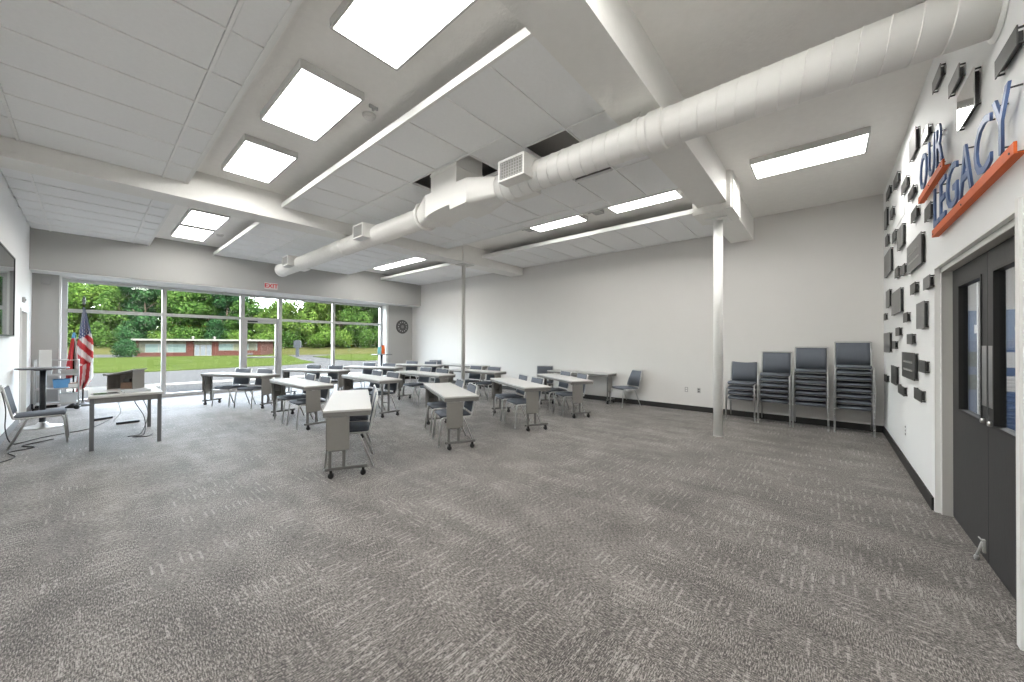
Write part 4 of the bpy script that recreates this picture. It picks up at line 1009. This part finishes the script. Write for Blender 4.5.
for x in (7.3, 10.8): q.cyl((x, 3, H+.34), (x, 3, H+.7), .18, 10); q.lathe([(.26, 0), (.26, .08), (.05, .2)], (x, 3, H+.7), 10)
obj('roof_vent', q, 'fascia', bt)
# sign stone by the drive
p = FD(62, -36.5, 0)
t = thing('roadside_sign', 'grey round-topped sign standing on the bank by the driveway', 'sign', (p.x, p.y, -.15), math.atan2(r_.y, r_.x))
q = B(); pts = [(-.6, 0, .75), (.6, 0, .75)]+[(.6*math.cos(a), 0, 1.7+.35*math.sin(a)) for a in [math.pi*k/10 for k in range(11)]]
q.prism(pts, (0, .25, 0)); obj('face', q, 'concsign', t); q = B(); q.box((-.25, .02, -.9), (.25, .23, .75)); obj('post', q, 'concsign', t)

# trees
def leaf_cloud(b, blobs, n, size, rnd):
    tot = sum(r*r for *_, r in blobs)
    for (cx, cy, cz, r) in blobs:
        k = int(n*r*r/tot)
        for _ in range(k):
            z = rnd.uniform(-1, 1); a = rnd.uniform(0, 2*math.pi); s = math.sqrt(1-z*z); d = Vector((s*math.cos(a), s*math.sin(a), z))
            p = Vector((cx, cy, cz)) + d*r*rnd.uniform(.72, 1.08)
            nrm = (d + Vector((rnd.uniform(-.8, .8), rnd.uniform(-.8, .8), rnd.uniform(-.5, .9)))).normalized()
            u = nrm.cross(Vector((rnd.uniform(-1, 1), rnd.uniform(-1, 1), rnd.uniform(-1, 1)))).normalized(); v = nrm.cross(u)
            sz = size*rnd.uniform(.6, 1.3)
            b.face([p-u*sz*.5, p+v*sz*.32, p+u*sz*.5, p-v*sz*.32])
def tree_proto(seed, h, w_, m, n=11000, leaf=.66, low=.1):
    rnd = random.Random(seed)
    t = thing('tree', '', 'tree', (0, 0, 0))
    q = B(); q.tube([(0, 0, -.5), (rnd.uniform(-.1, .1), 0, h*.3), (rnd.uniform(-.3, .3), rnd.uniform(-.3, .3), h*.75)], .3, 8, rs=[.34, .25, .08])
    for k in range(5):
        a = rnd.uniform(0, 6.28); z = h*rnd.uniform(.25, .5); q.tube([(0, 0, z), (w_*.3*math.cos(a), w_*.3*math.sin(a), z+h*.18)], .1, 6, rs=[.14, .05])
    obj('trunk', q, 'bark', t)
    blobs = []
    for k in range(26):
        zz = rnd.uniform(low, 1.); rad = w_*.5*math.sqrt(max(.06, 1-(abs(zz-.45)/.62)**2)); a = rnd.uniform(0, 6.283); rr = rad*math.sqrt(rnd.uniform(0.1, 1))*.8
        blobs.append((rr*math.cos(a), rr*math.sin(a), zz*h*.9, w_*rnd.uniform(.13, .24)))
    q = B(); leaf_cloud(q, blobs, n, leaf, rnd); obj('crown', q, m, t, fix=False)
    return t
protos = [tree_proto(1, 17, 10, 'leafa'), tree_proto(2, 16, 11, 'leafb'), tree_proto(3, 18, 10, 'leafc'), tree_proto(4, 15, 12, 'leafa'), tree_proto(5, 15, 11, 'leafb')]
for p_ in protos: remember(p_)
pused = set()
def put_tree(pi, d, l, z, s, rz, lab, sx=1.):
    o = protos[pi] if pi not in pused else copy_tree(protos[pi]); pused.add(pi)
    p = FD(d, l, z); o.location = p; o.scale = (s*sx, s*sx, s); o.rotation_euler.z = rz; o['label'] = lab; o['group'] = 'trees along the far edge of the lawn'
    return o
trnd = random.Random(11)
# front line: lateral position, scale
FR = [(-136, 1.0, 0), (-129, 1.05, 3), (-122, 1.1, 0), (-115, 1.0, 1), (-108.5, 1.05, 4), (-101.5, .95, 0), (-95, 1.05, 2), (-88.5, 1.0, 3), (-82, 1.05, 0), (-76, .92, 2), (-70, .74, 0), (-64.5, .60, 1), (-59, .78, 4), (-52, .98, 1), (-45.5, 1.0, 4), (-39, .95, 3), (-32.5, 1.0, 0), (-26, .95, 2)]
N_ord = ['first', 'second', 'third', 'fourth', 'fifth', 'sixth', 'seventh', 'eighth', 'ninth', 'tenth', 'eleventh', 'twelfth', 'thirteenth', 'fourteenth', 'fifteenth', 'sixteenth', 'seventeenth', 'eighteenth', 'nineteenth']
for i, (l, s, pi) in enumerate(FR):
    put_tree(pi, 96+trnd.uniform(-2, 3), l, .3, s, trnd.uniform(0, 6), 'leafy green tree in the front line beyond the lawn, ' + N_ord[i] + ' from the left')
MID = [(-70.5, .72, 3), (-63.5, .62, 1), (-54.5, .85, 0), (-48, .9, 3), (-42, .9, 0), (-35.5, .9, 1), (-30, .95, 0)]
for i, (l, s, pi) in enumerate(MID):
    put_tree(pi, 102+trnd.uniform(-1, 2), l, .5, s, trnd.uniform(0, 6), 'leafy green tree in the middle line beyond the lawn, ' + N_ord[i] + ' from the left')
BK = [(-150, 1.2, 2), (-138, 1.25, 0), (-126, 1.2, 2), (-113, 1.4, 2), (-103, 1.3, 0), (-92, 1.15, 2), (-84, 1.1, 0), (-52, .95, 2), (-45, 1., 3), (-40, 1.1, 0), (-30, 1.05, 2)]
for i, (l, s, pi) in enumerate(BK):
    put_tree(pi, 110+trnd.uniform(-2, 3), l, .8, s, trnd.uniform(0, 6), 'tall tree in the back line beyond the lawn, ' + N_ord[i] + ' from the left')
UN = [(-132+i*6.4, trnd.choice((0, 2, 3, 4))) for i in range(17)]
sh0 = None
def shrub_proto(seed, w_, h, m):
    rnd = random.Random(seed); t = thing('shrub', '', 'shrub')
    blobs = [(rnd.uniform(-.3, .3)*w_, rnd.uniform(-.3, .3)*w_, rnd.uniform(.15, .75)*h, w_*rnd.uniform(.2, .32)) for _ in range(9)]
    q = B(); leaf_cloud(q, blobs, 1500, .42, rnd); obj('foliage', q, m, t, fix=False)
    q = B()
    for k in range(4): a = k*1.6; q.tube([(.1*math.cos(a), .1*math.sin(a), -.3), (.25*w_*math.cos(a), .25*w_*math.sin(a), h*.5)], .05, 6)
    obj('stem', q, 'bark', t); return t
sp = [shrub_proto(21, 6., 4.2, 'leafc'), shrub_proto(22, 6., 4.0, 'leafa'), shrub_proto(23, 6, 4., 'leafb')]
for p_ in sp: remember(p_)
su = set()
for i in range(17):
    k = (i*2) % 3 if i < 11 else (1, 2, 2)[i % 3]
    o = sp[k] if k not in su else copy_tree(sp[k]); su.add(k)
    o.location = FD(91.5+trnd.uniform(-.8, .8), -134+i*6.6, .25); o.rotation_euler.z = trnd.uniform(0, 6); o.scale = (1, 1, trnd.uniform(.85, 1.15)); o['label'] = 'bushy green undergrowth at the foot of the trees, ' + N_ord[i] + ' from the left'; o['group'] = 'bushes at the foot of the trees'
rnd = random.Random(31)
t = thing('shrub', 'large rounded evergreen bush at the corner of the brick building', 'shrub', FD(62, -65.6, -1.15))
q = B(); leaf_cloud(q, [(0, 0, 1.6, 1.45), (-.7, 0, 1.1, 1.1), (.7, .2, 1.1, 1.1), (0, -.6, 1.0, 1.1), (.1, .2, 2.3, .9)], 2600, .24, rnd); obj('foliage', q, 'leafc', t, fix=False)
q = B(); q.tube([(0, 0, -.3), (0, 0, 1.5)], .1, 7); obj('stem', q, 'bark', t)

# ---------------------------------------------------------------- light, sky, camera
W_ = bpy.data.worlds.new('world'); SC.world = W_; W_.use_nodes = True; nt = W_.node_tree
bg = nt.nodes['Background']; sky = nt.nodes.new('ShaderNodeTexSky'); sky.sky_type = 'NISHITA'; sky.sun_disc = False; sky.sun_elevation = R(48); sky.sun_rotation = R(150); sky.air_density = 1.; sky.dust_density = 2.2; sky.ozone_density = 1.
hs = nt.nodes.new('ShaderNodeHueSaturation'); hs.inputs['Saturation'].default_value = .42; nt.links.new(sky.outputs[0], hs.inputs['Color']); nt.links.new(hs.outputs[0], bg.inputs[0]); bg.inputs[1].default_value = 3.9
s = bpy.data.lights.new('sun', 'SUN'); s.energy = 15.; s.angle = R(6); s.color = (1, .96, .88); so = bpy.data.objects.new('sun', s); COL.objects.link(so)
so.rotation_euler = Vector((.35, .75, -.95)).to_track_quat('-Z', 'Y').to_euler()

cam = bpy.data.cameras.new('camera'); co = bpy.data.objects.new('camera', cam); COL.objects.link(co)
cam.sensor_width = 36; cam.lens = 36*364.95/1024; cam.clip_start = .02; cam.clip_end = 1000
yaw, pit, rol = R(49.142), R(.395), R(.272)
f = Vector((math.sin(yaw)*math.cos(pit), math.cos(yaw)*math.cos(pit), math.sin(pit))); rt = Vector((math.cos(yaw), -math.sin(yaw), 0)); up = rt.cross(f)
r2 = rt*math.cos(rol)+up*math.sin(rol); u2 = -rt*math.sin(rol)+up*math.cos(rol)
mw = Matrix((r2, u2, -f)).transposed().to_4x4(); mw.translation = (0, 0, 1.5); co.matrix_world = mw
SC.camera = co
SC.view_settings.view_transform = 'Standard'; SC.view_settings.look = 'None'; SC.view_settings.gamma = 1; SC.view_settings.use_curve_mapping = False
SC.view_settings.exposure = .12
SC.cycles.use_denoising = True; SC.cycles.max_bounces = 10; SC.cycles.diffuse_bounces = 6; SC.cycles.transparent_max_bounces = 16; SC.cycles.sample_clamp_indirect = 6
